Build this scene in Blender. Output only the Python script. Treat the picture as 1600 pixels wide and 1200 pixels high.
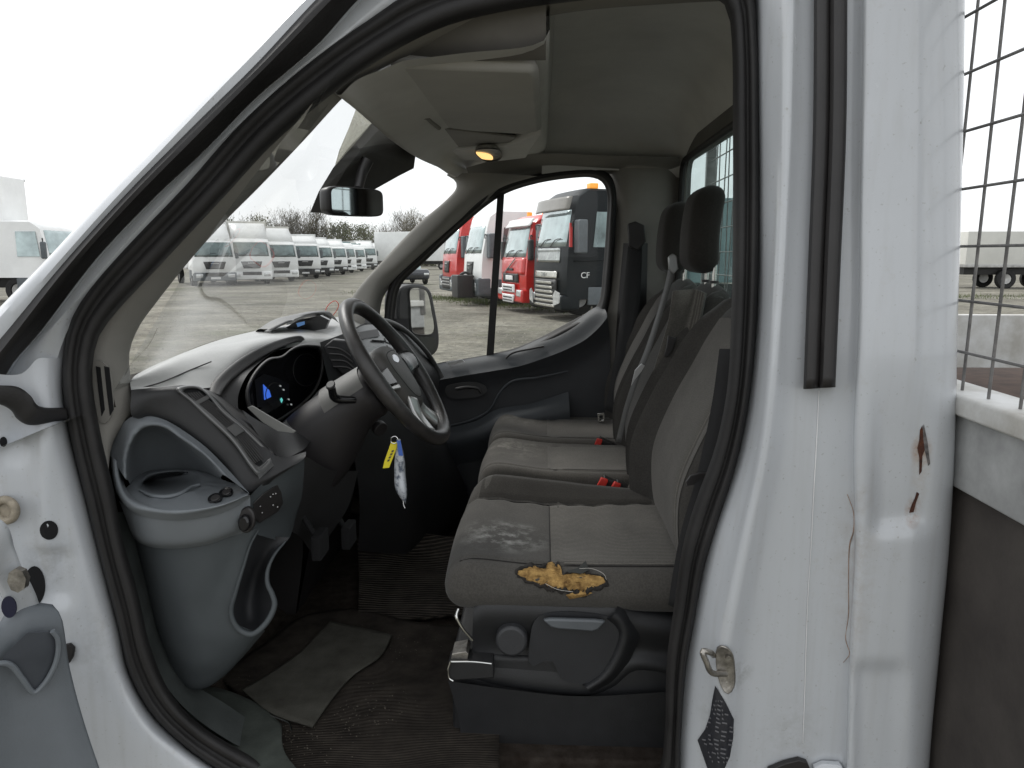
import bpy, bmesh, math, random
from mathutils import Vector, Matrix
from mathutils.geometry import tessellate_polygon
R = math.radians
random.seed(7)
for o in list(bpy.data.objects): bpy.data.objects.remove(o)
sc = bpy.context.scene
COL = sc.collection

# ------------------------------------------------------------------ camera
F = 1140.0; PITCH = 9.95; YAW = 2.5; CZ = 1.75
cd = bpy.data.cameras.new('camera'); cam = bpy.data.objects.new('camera', cd); COL.objects.link(cam)
cd.sensor_width = 36; cd.lens = F/1600*36; cd.clip_start = 0.02; cd.clip_end = 3000
cam.location = (0, 0, CZ); cam.rotation_euler = (R(90-PITCH), 0, R(YAW))
sc.camera = cam
# ------------------------------------------------------------------ overcast daylight
w = bpy.data.worlds.new("World"); sc.world = w; w.use_nodes = True
nt = w.node_tree; bg = nt.nodes['Background']
sky = nt.nodes.new('ShaderNodeTexSky'); sky.sky_type = 'NISHITA'; sky.sun_disc = False
SUN_EL, SUN_AZ = 48, -50
sky.sun_elevation = R(SUN_EL); sky.sun_rotation = R(SUN_AZ); sky.air_density = 1.0; sky.dust_density = 1.5; sky.ozone_density = 1
hs = nt.nodes.new('ShaderNodeHueSaturation'); hs.inputs['Saturation'].default_value = 0.14
nt.links.new(sky.outputs[0], hs.inputs['Color']); mxs = nt.nodes.new('ShaderNodeMixRGB'); mxs.inputs[0].default_value = .8; mxs.inputs[2].default_value = (6.2, 6.35, 6.5, 1)   # cloud layer
nt.links.new(hs.outputs[0], mxs.inputs[1]); nt.links.new(mxs.outputs[0], bg.inputs[0])
bg.inputs[1].default_value = 0.15
sl = bpy.data.lights.new('sun', 'SUN'); sl.energy = 1.5; sl.angle = R(18); sl.color = (1, .97, .93)
so = bpy.data.objects.new('sun', sl); COL.objects.link(so)
# sun_rotation is clockwise from +Y
sd = Vector((math.sin(R(SUN_AZ))*math.cos(R(SUN_EL)), math.cos(R(SUN_AZ))*math.cos(R(SUN_EL)), math.sin(R(SUN_EL))))
so.rotation_euler = sd.to_track_quat('Z', 'Y').to_euler(); so.location = (0, 0, 30)
sc.view_settings.view_transform = 'Standard'; sc.view_settings.look = 'None'
sc.view_settings.exposure = 0.5; sc.view_settings.gamma = 1
sc.render.engine = 'CYCLES'
cy = sc.cycles
cy.use_denoising = True; cy.max_bounces = 10; cy.diffuse_bounces = 6; cy.glossy_bounces = 4; cy.transparent_max_bounces = 16; cy.transmission_bounces = 4
cy.sample_clamp_indirect = 8; cy.caustics_reflective = False; cy.caustics_refractive = False

# ------------------------------------------------------------------ points
RM = cam.rotation_euler.to_matrix(); C0 = Vector((0, 0, CZ))
def ray(px, py): return RM @ Vector(((px-800)/F, (600-py)/F, -1))
def PY(px, py, Y): d = ray(px, py); return C0 + d*(Y/d.y)
def PX(px, py, X): d = ray(px, py); return C0 + d*(X/d.x)
def PZ(px, py, Z): d = ray(px, py); return C0 + d*((Z-CZ)/d.z)
def PP(px, py, p, n):
    d = ray(px, py); n = Vector(n); return C0 + d*((Vector(p)-C0).dot(n)/d.dot(n))
def proj(p):
    q = RM.transposed() @ (Vector(p)-C0); return 800+F*q.x/-q.z, 600-F*q.y/-q.z
def yn(b, py): return b + 0.00012*max(0, 600-py)          # the side of the cab leans in towards the roof
def near(pts, b): return [PY(x, y, yn(b, y)) for x, y in pts]
def c3(pts): return [PY(*p) for p in pts]

# ------------------------------------------------------------------ materials
MATS = {}
def mat(name, col, rough=.5, metal=0., var=.12, vs=6., bump=0., bs=300., coat=0., spec=.5, col2=None, mask=None, emit=None, es=1., stretch=None, sheen=0.):
    if name in MATS: return MATS[name]
    m = bpy.data.materials.new(name); m.use_nodes = True; t = m.node_tree; b = t.nodes['Principled BSDF']
    N = lambda k: t.nodes.new(k); L = t.links.new
    tc = N('ShaderNodeTexCoord'); mp = N('ShaderNodeMapping'); L(tc.outputs['Object'], mp.inputs['Vector'])
    if stretch: mp.inputs['Scale'].default_value = stretch
    n1 = N('ShaderNodeTexNoise'); n1.inputs['Scale'].default_value = vs; n1.inputs['Detail'].default_value = 6; n1.inputs['Roughness'].default_value = .62
    L(mp.outputs[0], n1.inputs['Vector'])
    r = N('ShaderNodeValToRGB'); c2 = col2 if col2 else tuple(max(0, c*(1-var*1.6)) for c in col); c1 = tuple(min(1, c*(1+var)) for c in col)
    lo, hi = mask if mask else (.3, .7)
    r.color_ramp.elements[0].position = lo; r.color_ramp.elements[1].position = hi
    r.color_ramp.elements[0].color = (*c2, 1); r.color_ramp.elements[1].color = (*c1, 1)
    L(n1.outputs['Fac'], r.inputs[0]); L(r.outputs[0], b.inputs['Base Color'])
    b.inputs['Roughness'].default_value = rough; b.inputs['Metallic'].default_value = metal
    b.inputs['Coat Weight'].default_value = coat; b.inputs['Coat Roughness'].default_value = .08
    b.inputs['Specular IOR Level'].default_value = spec
    if sheen: b.inputs['Sheen Weight'].default_value = sheen; b.inputs['Sheen Roughness'].default_value = .5
    if bump:
        n2 = N('ShaderNodeTexNoise'); n2.inputs['Scale'].default_value = bs; n2.inputs['Detail'].default_value = 3
        L(mp.outputs[0], n2.inputs['Vector'])
        bu = N('ShaderNodeBump'); bu.inputs['Strength'].default_value = bump; bu.inputs['Distance'].default_value = .002
        L(n2.outputs['Fac'], bu.inputs['Height']); L(bu.outputs[0], b.inputs['Normal'])
    if emit: b.inputs['Emission Color'].default_value = (*emit, 1); b.inputs['Emission Strength'].default_value = es
    MATS[name] = m; return m

def glass_mat(name, tint, haze=.03, hazecol=(.7, .72, .7), gloss=.9, ior=1.45):
    m = bpy.data.materials.new(name); m.use_nodes = True; t = m.node_tree; t.nodes.clear()
    N = lambda k: t.nodes.new(k); L = t.links.new
    o = N('ShaderNodeOutputMaterial'); tr = N('ShaderNodeBsdfTransparent'); tr.inputs[0].default_value = (*tint, 1)
    gl = N('ShaderNodeBsdfGlossy'); gl.inputs['Roughness'].default_value = .01; gl.inputs[0].default_value = (gloss, gloss, gloss, 1)
    ge = N('ShaderNodeNewGeometry'); dt = N('ShaderNodeVectorMath'); dt.operation = 'DOT_PRODUCT'; L(ge.outputs['Incoming'], dt.inputs[0]); L(ge.outputs['Normal'], dt.inputs[1])
    ab = N('ShaderNodeMath'); ab.operation = 'ABSOLUTE'; L(dt.outputs['Value'], ab.inputs[0]); su = N('ShaderNodeMath'); su.operation = 'SUBTRACT'; su.inputs[0].default_value = 1; L(ab.outputs[0], su.inputs[1])
    pw_ = N('ShaderNodeMath'); pw_.operation = 'POWER'; pw_.inputs[1].default_value = 5; L(su.outputs[0], pw_.inputs[0]); lw = N('ShaderNodeMath'); lw.operation = 'MULTIPLY_ADD'; lw.inputs[1].default_value = .9; lw.inputs[2].default_value = ((ior-1)/(ior+1))**2*1.8; L(pw_.outputs[0], lw.inputs[0])
    df = N('ShaderNodeBsdfDiffuse'); df.inputs[0].default_value = (*hazecol, 1)
    tl = N('ShaderNodeBsdfTranslucent'); tl.inputs[0].default_value = (*hazecol, 1)
    m0 = N('ShaderNodeMixShader'); m0.inputs[0].default_value = .5; L(df.outputs[0], m0.inputs[1]); L(tl.outputs[0], m0.inputs[2])
    m1 = N('ShaderNodeMixShader'); m2 = N('ShaderNodeMixShader')
    n = N('ShaderNodeTexNoise'); n.inputs['Scale'].default_value = 9; n.inputs['Detail'].default_value = 8
    mr = N('ShaderNodeMapRange'); mr.inputs[1].default_value = .35; mr.inputs[2].default_value = .75; mr.inputs[3].default_value = haze*.5; mr.inputs[4].default_value = haze*1.8
    L(n.outputs[0], mr.inputs[0]); L(mr.outputs[0], m1.inputs[0]); L(tr.outputs[0], m1.inputs[1]); L(m0.outputs[0], m1.inputs[2])
    L(lw.outputs[0], m2.inputs[0]); L(m1.outputs[0], m2.inputs[1]); L(gl.outputs[0], m2.inputs[2]); L(m2.outputs[0], o.inputs[0])
    MATS[name] = m; return m

def tweak(m):
    t = m.node_tree; return t, t.nodes['Principled BSDF'], (lambda k: t.nodes.new(k)), t.links.new

paint = mat('white_paint', (.51, .53, .555), .32, var=.03, vs=3, coat=.5, bump=.03, bs=60)
def _grime():
    t, b, N, L = tweak(paint)
    src = b.inputs['Base Color'].links[0].from_socket
    n = N('ShaderNodeTexNoise'); n.inputs['Scale'].default_value = 26; n.inputs['Detail'].default_value = 9; n.inputs['Roughness'].default_value = .75
    tc = N('ShaderNodeTexCoord'); L(tc.outputs['Object'], n.inputs[0])
    mr = N('ShaderNodeMapRange'); mr.inputs[1].default_value = .58; mr.inputs[2].default_value = .82; mr.inputs[4].default_value = .45
    L(n.outputs[0], mr.inputs[0])
    mx = N('ShaderNodeMixRGB'); L(mr.outputs[0], mx.inputs[0]); L(src, mx.inputs[1]); mx.inputs[2].default_value = (.35, .32, .27, 1)
    L(mx.outputs[0], b.inputs['Base Color'])
_grime()
def _stains(pts):
    t, b, N, L = tweak(paint); src = b.inputs['Base Color'].links[0].from_socket
    tc = N('ShaderNodeTexCoord')
    n = N('ShaderNodeTexNoise'); n.inputs['Scale'].default_value = 34; n.inputs['Detail'].default_value = 8; n.inputs['Roughness'].default_value = .75; L(tc.outputs['Object'], n.inputs[0])
    for c, r_, am, col, asp in pts:
        mp = N('ShaderNodeMapping'); mp.vector_type = 'POINT'; mp.inputs['Location'].default_value = tuple(-Vector(c)*Vector((1, 1, asp))) if False else (-c[0], -c[1], -c[2]*asp); mp.inputs['Scale'].default_value = (1, 1, asp)
        L(tc.outputs['Object'], mp.inputs[0]); ln = N('ShaderNodeVectorMath'); ln.operation = 'LENGTH'; L(mp.outputs[0], ln.inputs[0])
        a = N('ShaderNodeMapRange'); a.inputs[1].default_value = r_; a.inputs[2].default_value = 0; L(ln.outputs['Value'], a.inputs[0])
        q = N('ShaderNodeMapRange'); q.inputs[1].default_value = .42; q.inputs[2].default_value = .62; L(n.outputs[0], q.inputs[0])
        mu = N('ShaderNodeMath'); mu.operation = 'MULTIPLY'; L(a.outputs[0], mu.inputs[0]); L(q.outputs[0], mu.inputs[1])
        m3 = N('ShaderNodeMath'); m3.operation = 'MULTIPLY'; m3.use_clamp = True; L(mu.outputs[0], m3.inputs[0]); m3.inputs[1].default_value = am
        mx = N('ShaderNodeMixRGB'); L(m3.outputs[0], mx.inputs[0]); L(src, mx.inputs[1]); mx.inputs[2].default_value = (*col, 1); src = mx.outputs[0]
    # fine dust specks and faint wiping streaks
    n2 = N('ShaderNodeTexNoise'); n2.inputs['Scale'].default_value = 170; n2.inputs['Detail'].default_value = 3; L(tc.outputs['Object'], n2.inputs[0])
    q = N('ShaderNodeMapRange'); q.inputs[1].default_value = .66; q.inputs[2].default_value = .78; q.inputs[4].default_value = .55; L(n2.outputs[0], q.inputs[0])
    mx = N('ShaderNodeMixRGB'); L(q.outputs[0], mx.inputs[0]); L(src, mx.inputs[1]); mx.inputs[2].default_value = (.22, .2, .17, 1); src = mx.outputs[0]
    mp = N('ShaderNodeMapping'); mp.inputs['Scale'].default_value = (40, 40, 1.6); L(tc.outputs['Object'], mp.inputs[0]); n3 = N('ShaderNodeTexNoise'); n3.inputs['Scale'].default_value = 1.5; n3.inputs['Detail'].default_value = 5; L(mp.outputs[0], n3.inputs[0])
    q = N('ShaderNodeMapRange'); q.inputs[1].default_value = .5; q.inputs[2].default_value = .8; q.inputs[4].default_value = .22; L(n3.outputs[0], q.inputs[0])
    mx = N('ShaderNodeMixRGB'); L(q.outputs[0], mx.inputs[0]); L(src, mx.inputs[1]); mx.inputs[2].default_value = (.34, .33, .31, 1)
    L(mx.outputs[0], b.inputs['Base Color'])
    rq = N('ShaderNodeMapRange'); rq.inputs[3].default_value = .14; rq.inputs[4].default_value = .34; L(n.outputs[0], rq.inputs[0]); L(rq.outputs[0], b.inputs['Roughness'])
_stains([(PY(1440, 705, 1.19), .018, 1.2, (.30, .15, .07), .6), (PY(1428, 800, 1.19), .016, 1.3, (.30, .14, .06), .5), (PY(1441, 735, 1.19), .02, .6, (.42, .33, .25), .3),
         (PY(1150, 1045, 1.24), .035, .8, (.16, .15, .13), .8), (PY(1120, 1110, 1.24), .04, .5, (.2, .19, .17), .8), (PY(1240, 1150, 1.22), .07, .35, (.26, .25, .23), .7), (PY(80, 870, 1.25), .06, .45, (.17, .16, .14), .7), (PY(150, 1010, 1.26), .06, .3, (.2, .19, .17), .5), (PY(1330, 900, 1.2), .05, .5, (.33, .27, .22), .2)])
rubber = mat('black_rubber', (.018, .017, .017), .6, var=.3, bump=.25, bs=220, spec=.35)
rubber2 = mat('dark_trim', (.022, .020, .020), .45, var=.2, bump=.1, bs=400)
trim = mat('grey_trim', (.25, .24, .22), .7, var=.06, bump=.35, bs=700, spec=.3)
liner = mat('headliner', (.66, .655, .635), .9, var=.07, vs=4, bump=.4, bs=900, spec=.15)
liner2 = mat('shelf_plastic', (.58, .572, .55), .62, var=.06, bump=.3, bs=800, spec=.3)
dash = mat('dash_plastic', (.085, .085, .085), .48, var=.1, bump=.35, bs=900, spec=.5)
dashd = mat('dash_dark', (.022, .022, .023), .45, var=.15, bump=.3, bs=800, spec=.4)
cons = mat('console_plastic', (.175, .19, .203), .68, var=.06, bump=.3, bs=900, spec=.4)
consd = mat('console_dark', (.066, .075, .080), .55, var=.08, bump=.3, bs=900, spec=.35)
silver = mat('silver_plastic', (.42, .42, .42), .35, metal=.6, var=.04)
chrome = mat('chrome', (.62, .62, .6), .2, metal=1, var=.08, vs=30)
steel = mat('worn_steel', (.36, .34, .31), .4, metal=.9, var=.3, vs=60, bump=.3, bs=200)
black = mat('gloss_black', (.008, .008, .009), .15, var=.1)
black2 = mat('satin_black', (.02, .02, .021), .5, var=.2, bump=.2, bs=400)
seatpl = mat('seat_plastic', (.015, .0155, .017), .5, var=.15, vs=20, bump=.3, bs=700)
leather = mat('worn_leather', (.028, .026, .025), .36, var=.3, vs=30, bump=.3, bs=500)
mirror = mat('mirror_glass', (.8, .82, .82), .03, metal=1, var=.01)
foam = mat('foam', (.40, .255, .095), .95, var=.25, vs=60, bump=.9, bs=180, col2=(.10, .055, .022), spec=.1)
red = mat('red_plastic', (.55, .035, .025), .4, var=.1)
carpet = mat('brown_carpet', (.040, .034, .029), .98, vs=30, col2=(.020, .015, .012), bump=1., bs=500, spec=.05)
matgr = mat('green_rubber', (.07, .068, .058), .8, vs=14, col2=(.040, .038, .032), bump=.6, bs=300, spec=.15)
sillm = mat('sill_plastic', (.055, .062, .060), .55, vs=10, var=.3, bump=.3, bs=300)
rust = mat('rust', (.085, .028, .012), .9, vs=90, col2=(.03, .012, .01), bump=.8, bs=300)
whitem = mat('white_mark', (.8, .8, .8), .5)

def fabric(name, col, stripes=False, stain=None, stain_r=.1):
    m = mat(name, col, .95, var=.10, vs=9, bump=0, spec=.12, sheen=.12)
    t, b, N, L = tweak(m)
    tc = N('ShaderNodeTexCoord')
    v = N('ShaderNodeTexNoise'); v.inputs['Scale'].default_value = 420; v.inputs['Detail'].default_value = 2; L(tc.outputs['Object'], v.inputs[0])
    h = v.outputs[0]
    src = b.inputs['Base Color'].links[0].from_socket
    if stripes:
        wv = N('ShaderNodeTexWave'); wv.bands_direction = 'Y'; wv.inputs['Scale'].default_value = 38; wv.inputs['Distortion'].default_value = .6; wv.inputs['Detail'].default_value = 1
        L(tc.outputs['Object'], wv.inputs[0])
        ad = N('ShaderNodeMath'); ad.operation = 'ADD'; L(h, ad.inputs[0]); L(wv.outputs['Fac'], ad.inputs[1]); h = ad.outputs[0]
        mx = N('ShaderNodeMixRGB'); mx.blend_type = 'MULTIPLY'; mx.inputs[0].default_value = .45; L(src, mx.inputs[1]); L(wv.outputs['Color'], mx.inputs[2]); src = mx.outputs[0]
    sp = N('ShaderNodeTexNoise'); sp.inputs['Scale'].default_value = 260; sp.inputs['Detail'].default_value = 1; L(tc.outputs['Object'], sp.inputs[0])
    rr = N('ShaderNodeMapRange'); rr.inputs[1].default_value = .35; rr.inputs[2].default_value = .65; rr.inputs[3].default_value = .88; rr.inputs[4].default_value = 1.10
    L(sp.outputs[0], rr.inputs[0])
    vm = N('ShaderNodeVectorMath'); vm.operation = 'SCALE'; L(src, vm.inputs[0]); L(rr.outputs[0], vm.inputs['Scale']); src = vm.outputs[0]
    if stain is not None:
        for i, st in enumerate(stain):
            c, rad, amt, sc_ = st
            ds = N('ShaderNodeVectorMath'); ds.operation = 'DISTANCE'; L(tc.outputs['Object'], ds.inputs[0]); ds.inputs[1].default_value = c
            nn = N('ShaderNodeTexNoise'); nn.inputs['Scale'].default_value = 24; nn.inputs['Detail'].default_value = 9; nn.inputs['Roughness'].default_value = .7; L(tc.outputs['Object'], nn.inputs[0])
            a = N('ShaderNodeMapRange'); a.inputs[1].default_value = rad; a.inputs[2].default_value = 0; L(ds.outputs['Value'], a.inputs[0])
            q = N('ShaderNodeMapRange'); q.inputs[1].default_value = .46; q.inputs[2].default_value = .68; L(nn.outputs[0], q.inputs[0])
            mu = N('ShaderNodeMath'); mu.operation = 'MULTIPLY'; L(a.outputs[0], mu.inputs[0]); L(q.outputs[0], mu.inputs[1])
            m3 = N('ShaderNodeMath'); m3.operation = 'MULTIPLY'; L(mu.outputs[0], m3.inputs[0]); m3.inputs[1].default_value = amt; m3.use_clamp = True
            mx = N('ShaderNodeMixRGB'); L(m3.outputs[0], mx.inputs[0]); L(src, mx.inputs[1]); mx.inputs[2].default_value = (*sc_, 1); src = mx.outputs[0]
    L(src, b.inputs['Base Color'])
    bu = N('ShaderNodeBump'); bu.inputs['Strength'].default_value = .5; bu.inputs['Distance'].default_value = .0015; L(h, bu.inputs['Height']); L(bu.outputs[0], b.inputs['Normal'])
    return m

# ------------------------------------------------------------------ mesh helpers
def tag(o, label=None, cat=None, group=None, kind=None):
    if label: o['label'] = label
    if cat: o['category'] = cat
    if group: o['group'] = group
    if kind: o['kind'] = kind
    return o
def empty(name, loc=(0, 0, 0), rz=0, parent=None):
    o = bpy.data.objects.new(name, None); COL.objects.link(o); o.location = loc; o.rotation_euler = (0, 0, rz); o.parent = parent; o.empty_display_size = .1
    return o
VAN_L = Vector((0, 2.1, 0)); VANMODE = False; VANR = None
def mesh_obj(name, verts, faces, m, parent=None, smooth=True, ang=42, thick=0, off=-1, bevel=0, subd=0, world=True):
    me = bpy.data.meshes.new(name); me.from_pydata([tuple(v) for v in verts], [], faces)
    me.validate(); me.update()
    o = bpy.data.objects.new(name, me); COL.objects.link(o)
    if m: me.materials.append(m)
    if smooth:
        me.shade_smooth()
        if ang: me.set_sharp_from_angle(angle=R(ang))
    if parent is None and VANMODE: parent = VANR
    o.parent = parent
    if VANMODE and parent is VANR: o.location = -VAN_L
    if thick:
        s = o.modifiers.new('s', 'SOLIDIFY'); s.thickness = thick; s.offset = off
    if bevel:
        s = o.modifiers.new('b', 'BEVEL'); s.width = bevel; s.segments = 3; s.limit_method = 'ANGLE'; s.angle_limit = R(40)
    if subd:
        s = o.modifiers.new('u', 'SUBSURF'); s.levels = subd; s.render_levels = subd
    return o
VANR = empty('work_van', VAN_L)
def part(name, parent=None):
    p = parent or VANR
    e = empty(name, parent=p)
    if p is VANR: e.location = -VAN_L
    return e

def cr(pts, n, closed=False):
    """points of a Catmull-Rom curve, evenly spaced by length"""
    P = [Vector(p) for p in pts]; k = len(P)
    if k == 2 and not closed: return [P[0].lerp(P[1], i/(n-1)) for i in range(n)]
    out = []; segs = k if closed else k-1
    for i in range(segs):
        if closed: a, b, c, d = P[(i-1) % k], P[i], P[(i+1) % k], P[(i+2) % k]
        else: a = P[i-1] if i else P[0]*2-P[1]; b = P[i]; c = P[i+1]; d = P[i+2] if i+2 < k else P[-1]*2-P[-2]
        t0 = 0; t1 = max(1e-6, (b-a).length)**.5; t2 = t1+max(1e-6, (c-b).length)**.5; t3 = t2+max(1e-6, (d-c).length)**.5
        for j in range(12):
            t = t1+(t2-t1)*j/12
            A1 = a*((t1-t)/(t1-t0))+b*((t-t0)/(t1-t0)); A2 = b*((t2-t)/(t2-t1))+c*((t-t1)/(t2-t1)); A3 = c*((t3-t)/(t3-t2))+d*((t-t2)/(t3-t2))
            B1 = A1*((t2-t)/(t2-t0))+A2*((t-t0)/(t2-t0)); B2 = A2*((t3-t)/(t3-t1))+A3*((t-t1)/(t3-t1))
            out.append(B1*((t2-t)/(t2-t1))+B2*((t-t1)/(t2-t1)))
    out.append(P[0] if closed else P[-1])
    Ls = [0]
    for i in range(1, len(out)): Ls.append(Ls[-1]+(out[i]-out[i-1]).length)
    res = []; j = 0; m = n if closed else n-1
    for i in range(n):
        s = Ls[-1]*i/m
        while j < len(Ls)-2 and Ls[j+1] < s: j += 1
        f = (s-Ls[j])/max(1e-9, Ls[j+1]-Ls[j]); res.append(out[j].lerp(out[j+1], min(1, f)))
    return res

def loft(name, curves, m, parent=None, nu=48, nv=1, closed=False, cap=False, thick=0, off=-1, fn=None, raw=False, ang=42, **kw):
    """curves: lists of 3D points; nv rows between neighbours (smooth across when nv > 1)"""
    rows = [list(map(Vector, c)) if raw else cr(c, nu, closed) for c in curves]
    n = len(rows[0])
    if nv > 1:
        cols = [cr([r[i] for r in rows], (len(rows)-1)*nv+1) for i in range(n)] if nv > 1 else None
        rows = [[cols[i][k] for i in range(n)] for k in range(len(cols[0]))]
    if fn: rows = [[fn(p.copy()) for p in r] for r in rows]
    V = [p for r in rows for p in r]; Fc = []
    for k in range(len(rows)-1):
        for i in range(n if closed else n-1):
            j = (i+1) % n
            Fc.append((k*n+i, k*n+j, (k+1)*n+j, (k+1)*n+i))
    if cap:
        Fc.append(tuple(range((len(rows)-1)*n, len(rows)*n)))
    return mesh_obj(name, V, Fc, m, parent, thick=thick, off=off, ang=ang, **kw)

def tube(name, pts, rad, m, parent=None, n=10, seg=None, closed=False, flat=None, add=None):
    """rad number or list per point"""
    seg = seg or max(12, len(pts)*6)
    P = cr(pts, seg, closed)
    rr = rad if isinstance(rad, (list, tuple)) else [rad]*2
    V = [] if add is None else add[0]; Fc = [] if add is None else add[1]; b0 = len(V)
    up = None
    for i, p in enumerate(P):
        if closed: d = (P[(i+1) % seg]-P[i-1]).normalized()
        else: d = (P[min(i+1, seg-1)]-P[max(i-1, 0)]).normalized()
        if up is None:
            up = Vector((0, 0, 1)) if abs(d.z) < .9 else Vector((1, 0, 0))
        s = d.cross(up).normalized(); up = s.cross(d).normalized()
        t = i/(seg-1)*(len(rr)-1); k = min(int(t), len(rr)-2); r = rr[k]+(rr[k+1]-rr[k])*(t-k)
        for a in range(n):
            an = 2*math.pi*a/n; V.append(p+s*math.cos(an)*r+up*math.sin(an)*r*(flat or 1))
    for i in range(seg if closed else seg-1):
        j = (i+1) % seg
        for a in range(n):
            b = (a+1) % n; Fc.append((b0+i*n+a, b0+i*n+b, b0+j*n+b, b0+j*n+a))
    if not closed:
        Fc.append(tuple(b0+a for a in range(n))[::-1]); Fc.append(tuple(b0+(seg-1)*n+a for a in range(n)))
    if add is not None: return
    return mesh_obj(name, V, Fc, m, parent)

def prism(name, pts, vec, m, parent=None, bevel=0, smooth_pts=0, holes=(), add=None, **kw):
    """flat outline (3D points) pushed along vec; holes are inner outlines"""
    P = cr(pts, smooth_pts, True) if smooth_pts else [Vector(p) for p in pts]
    loops = [P]+[list(map(Vector, h)) for h in holes]
    tri = tessellate_polygon(loops)
    A = [p for l in loops for p in l]; n = len(A); vec = Vector(vec)
    V = A+[p+vec for p in A]; Fc = []
    for t in tri: Fc.append(tuple(t)); Fc.append(tuple(x+n for x in reversed(t)))
    b = 0
    for l in loops:
        k = len(l)
        for i in range(k): j = (i+1) % k; Fc.append((b+i, b+j, b+j+n, b+i+n))
        b += k
    if add is not None:
        o = len(add[0]); add[0].extend(V); add[1].extend(tuple(x+o for x in f) for f in Fc); return
    me_o = mesh_obj(name, V, Fc, m, parent, **kw)
    bm = bmesh.new(); bm.from_mesh(me_o.data); bmesh.ops.dissolve_limit(bm, angle_limit=.01, verts=bm.verts, edges=bm.edges) if not holes else None
    bmesh.ops.recalc_face_normals(bm, faces=bm.faces); bm.to_mesh(me_o.data); bm.free()
    me_o.data.set_sharp_from_angle(angle=R(35))
    if bevel:
        s = me_o.modifiers.new('b', 'BEVEL'); s.width = bevel; s.segments = 2; s.limit_method = 'ANGLE'; s.angle_limit = R(50); s.use_clamp_overlap = True
    return me_o

def sbox(name, lo, hi, r, m, parent=None, n=(10, 10, 6), fn=None, ang=60, add=None):
    """rounded box with a grid fine enough to deform by fn(p,u) where u is -1..1 per axis"""
    lo = Vector(lo); hi = Vector(hi); c = (lo+hi)/2; h = (hi-lo)/2
    r = min(r, h.x, h.y, h.z)*.999
    def axis(k, hh):
        a = [-hh]; inner = hh-r
        for i in range(1, 3): a.append(-inner-r*(1-i/3))
        for i in range(k+1): a.append(-inner+2*inner*i/k)
        for i in range(1, 3): a.append(inner+r*i/3)
        a.append(hh); return a
    ax = [axis(n[i], h[i]) for i in range(3)]
    idx = {}; V = []; Fc = []
    def vid(i, j, k):
        if (i, j, k) in idx: return idx[(i, j, k)]
        p = Vector((ax[0][i], ax[1][j], ax[2][k])); q = Vector([max(-(h[a]-r), min(h[a]-r, p[a])) for a in range(3)])
        d = p-q
        if d.length > 1e-9: p = q+d.normalized()*r
        u = Vector([p[a]/h[a] for a in range(3)]); p = c+p
        if fn: p = fn(p, u)
        idx[(i, j, k)] = len(V); V.append(p); return idx[(i, j, k)]
    S = [len(a)-1 for a in ax]
    for a in range(3):
        b, d = [x for x in range(3) if x != a]
        for side in (0, S[a]):
            for i in range(S[b]):
                for j in range(S[d]):
                    q = []
                    for (ii, jj) in ((i, j), (i+1, j), (i+1, j+1), (i, j+1)):
                        t = [0, 0, 0]; t[a] = side; t[b] = ii; t[d] = jj; q.append(vid(*t))
                    Fc.append(tuple(q))
    if add is not None:
        o = len(add[0]); add[0].extend(V); add[1].extend(tuple(x+o for x in f) for f in Fc); return
    o = mesh_obj(name, V, Fc, m, parent, ang=ang)
    bm = bmesh.new(); bm.from_mesh(o.data); bmesh.ops.recalc_face_normals(bm, faces=bm.faces); bm.to_mesh(o.data); bm.free()
    return o
def box(name, lo, hi, m, parent=None, r=.004, add=None): return sbox(name, lo, hi, r, m, parent, n=(1, 1, 1), add=add)
def disc(c, nrm, rad, n=24, ry=None, ax=None):
    nrm = Vector(nrm).normalized(); a = Vector(ax).normalized() if ax else nrm.cross(Vector((0, 0, 1)) if abs(nrm.z) < .9 else Vector((1, 0, 0))).normalized()
    b = nrm.cross(a); ry = ry or rad
    return [Vector(c)+a*math.cos(2*math.pi*i/n)*rad+b*math.sin(2*math.pi*i/n)*ry for i in range(n)]
def text(name, s, size, loc, rot, m, parent, ext=.001, align='CENTER'):
    cu = bpy.data.curves.new(name, 'FONT'); cu.body = s; cu.size = size; cu.extrude = ext; cu.align_x = align; cu.align_y = 'CENTER'; cu.materials.append(m)
    o = bpy.data.objects.new(name, cu); COL.objects.link(o); dg = bpy.context.evaluated_depsgraph_get(); dg.update()
    me = bpy.data.meshes.new_from_object(o.evaluated_get(dg)); bpy.data.objects.remove(o)
    if not me.materials: me.materials.append(m)
    o = bpy.data.objects.new(name, me); COL.objects.link(o); o.parent = parent; o.location = loc; o.rotation_euler = rot
    return o

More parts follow.
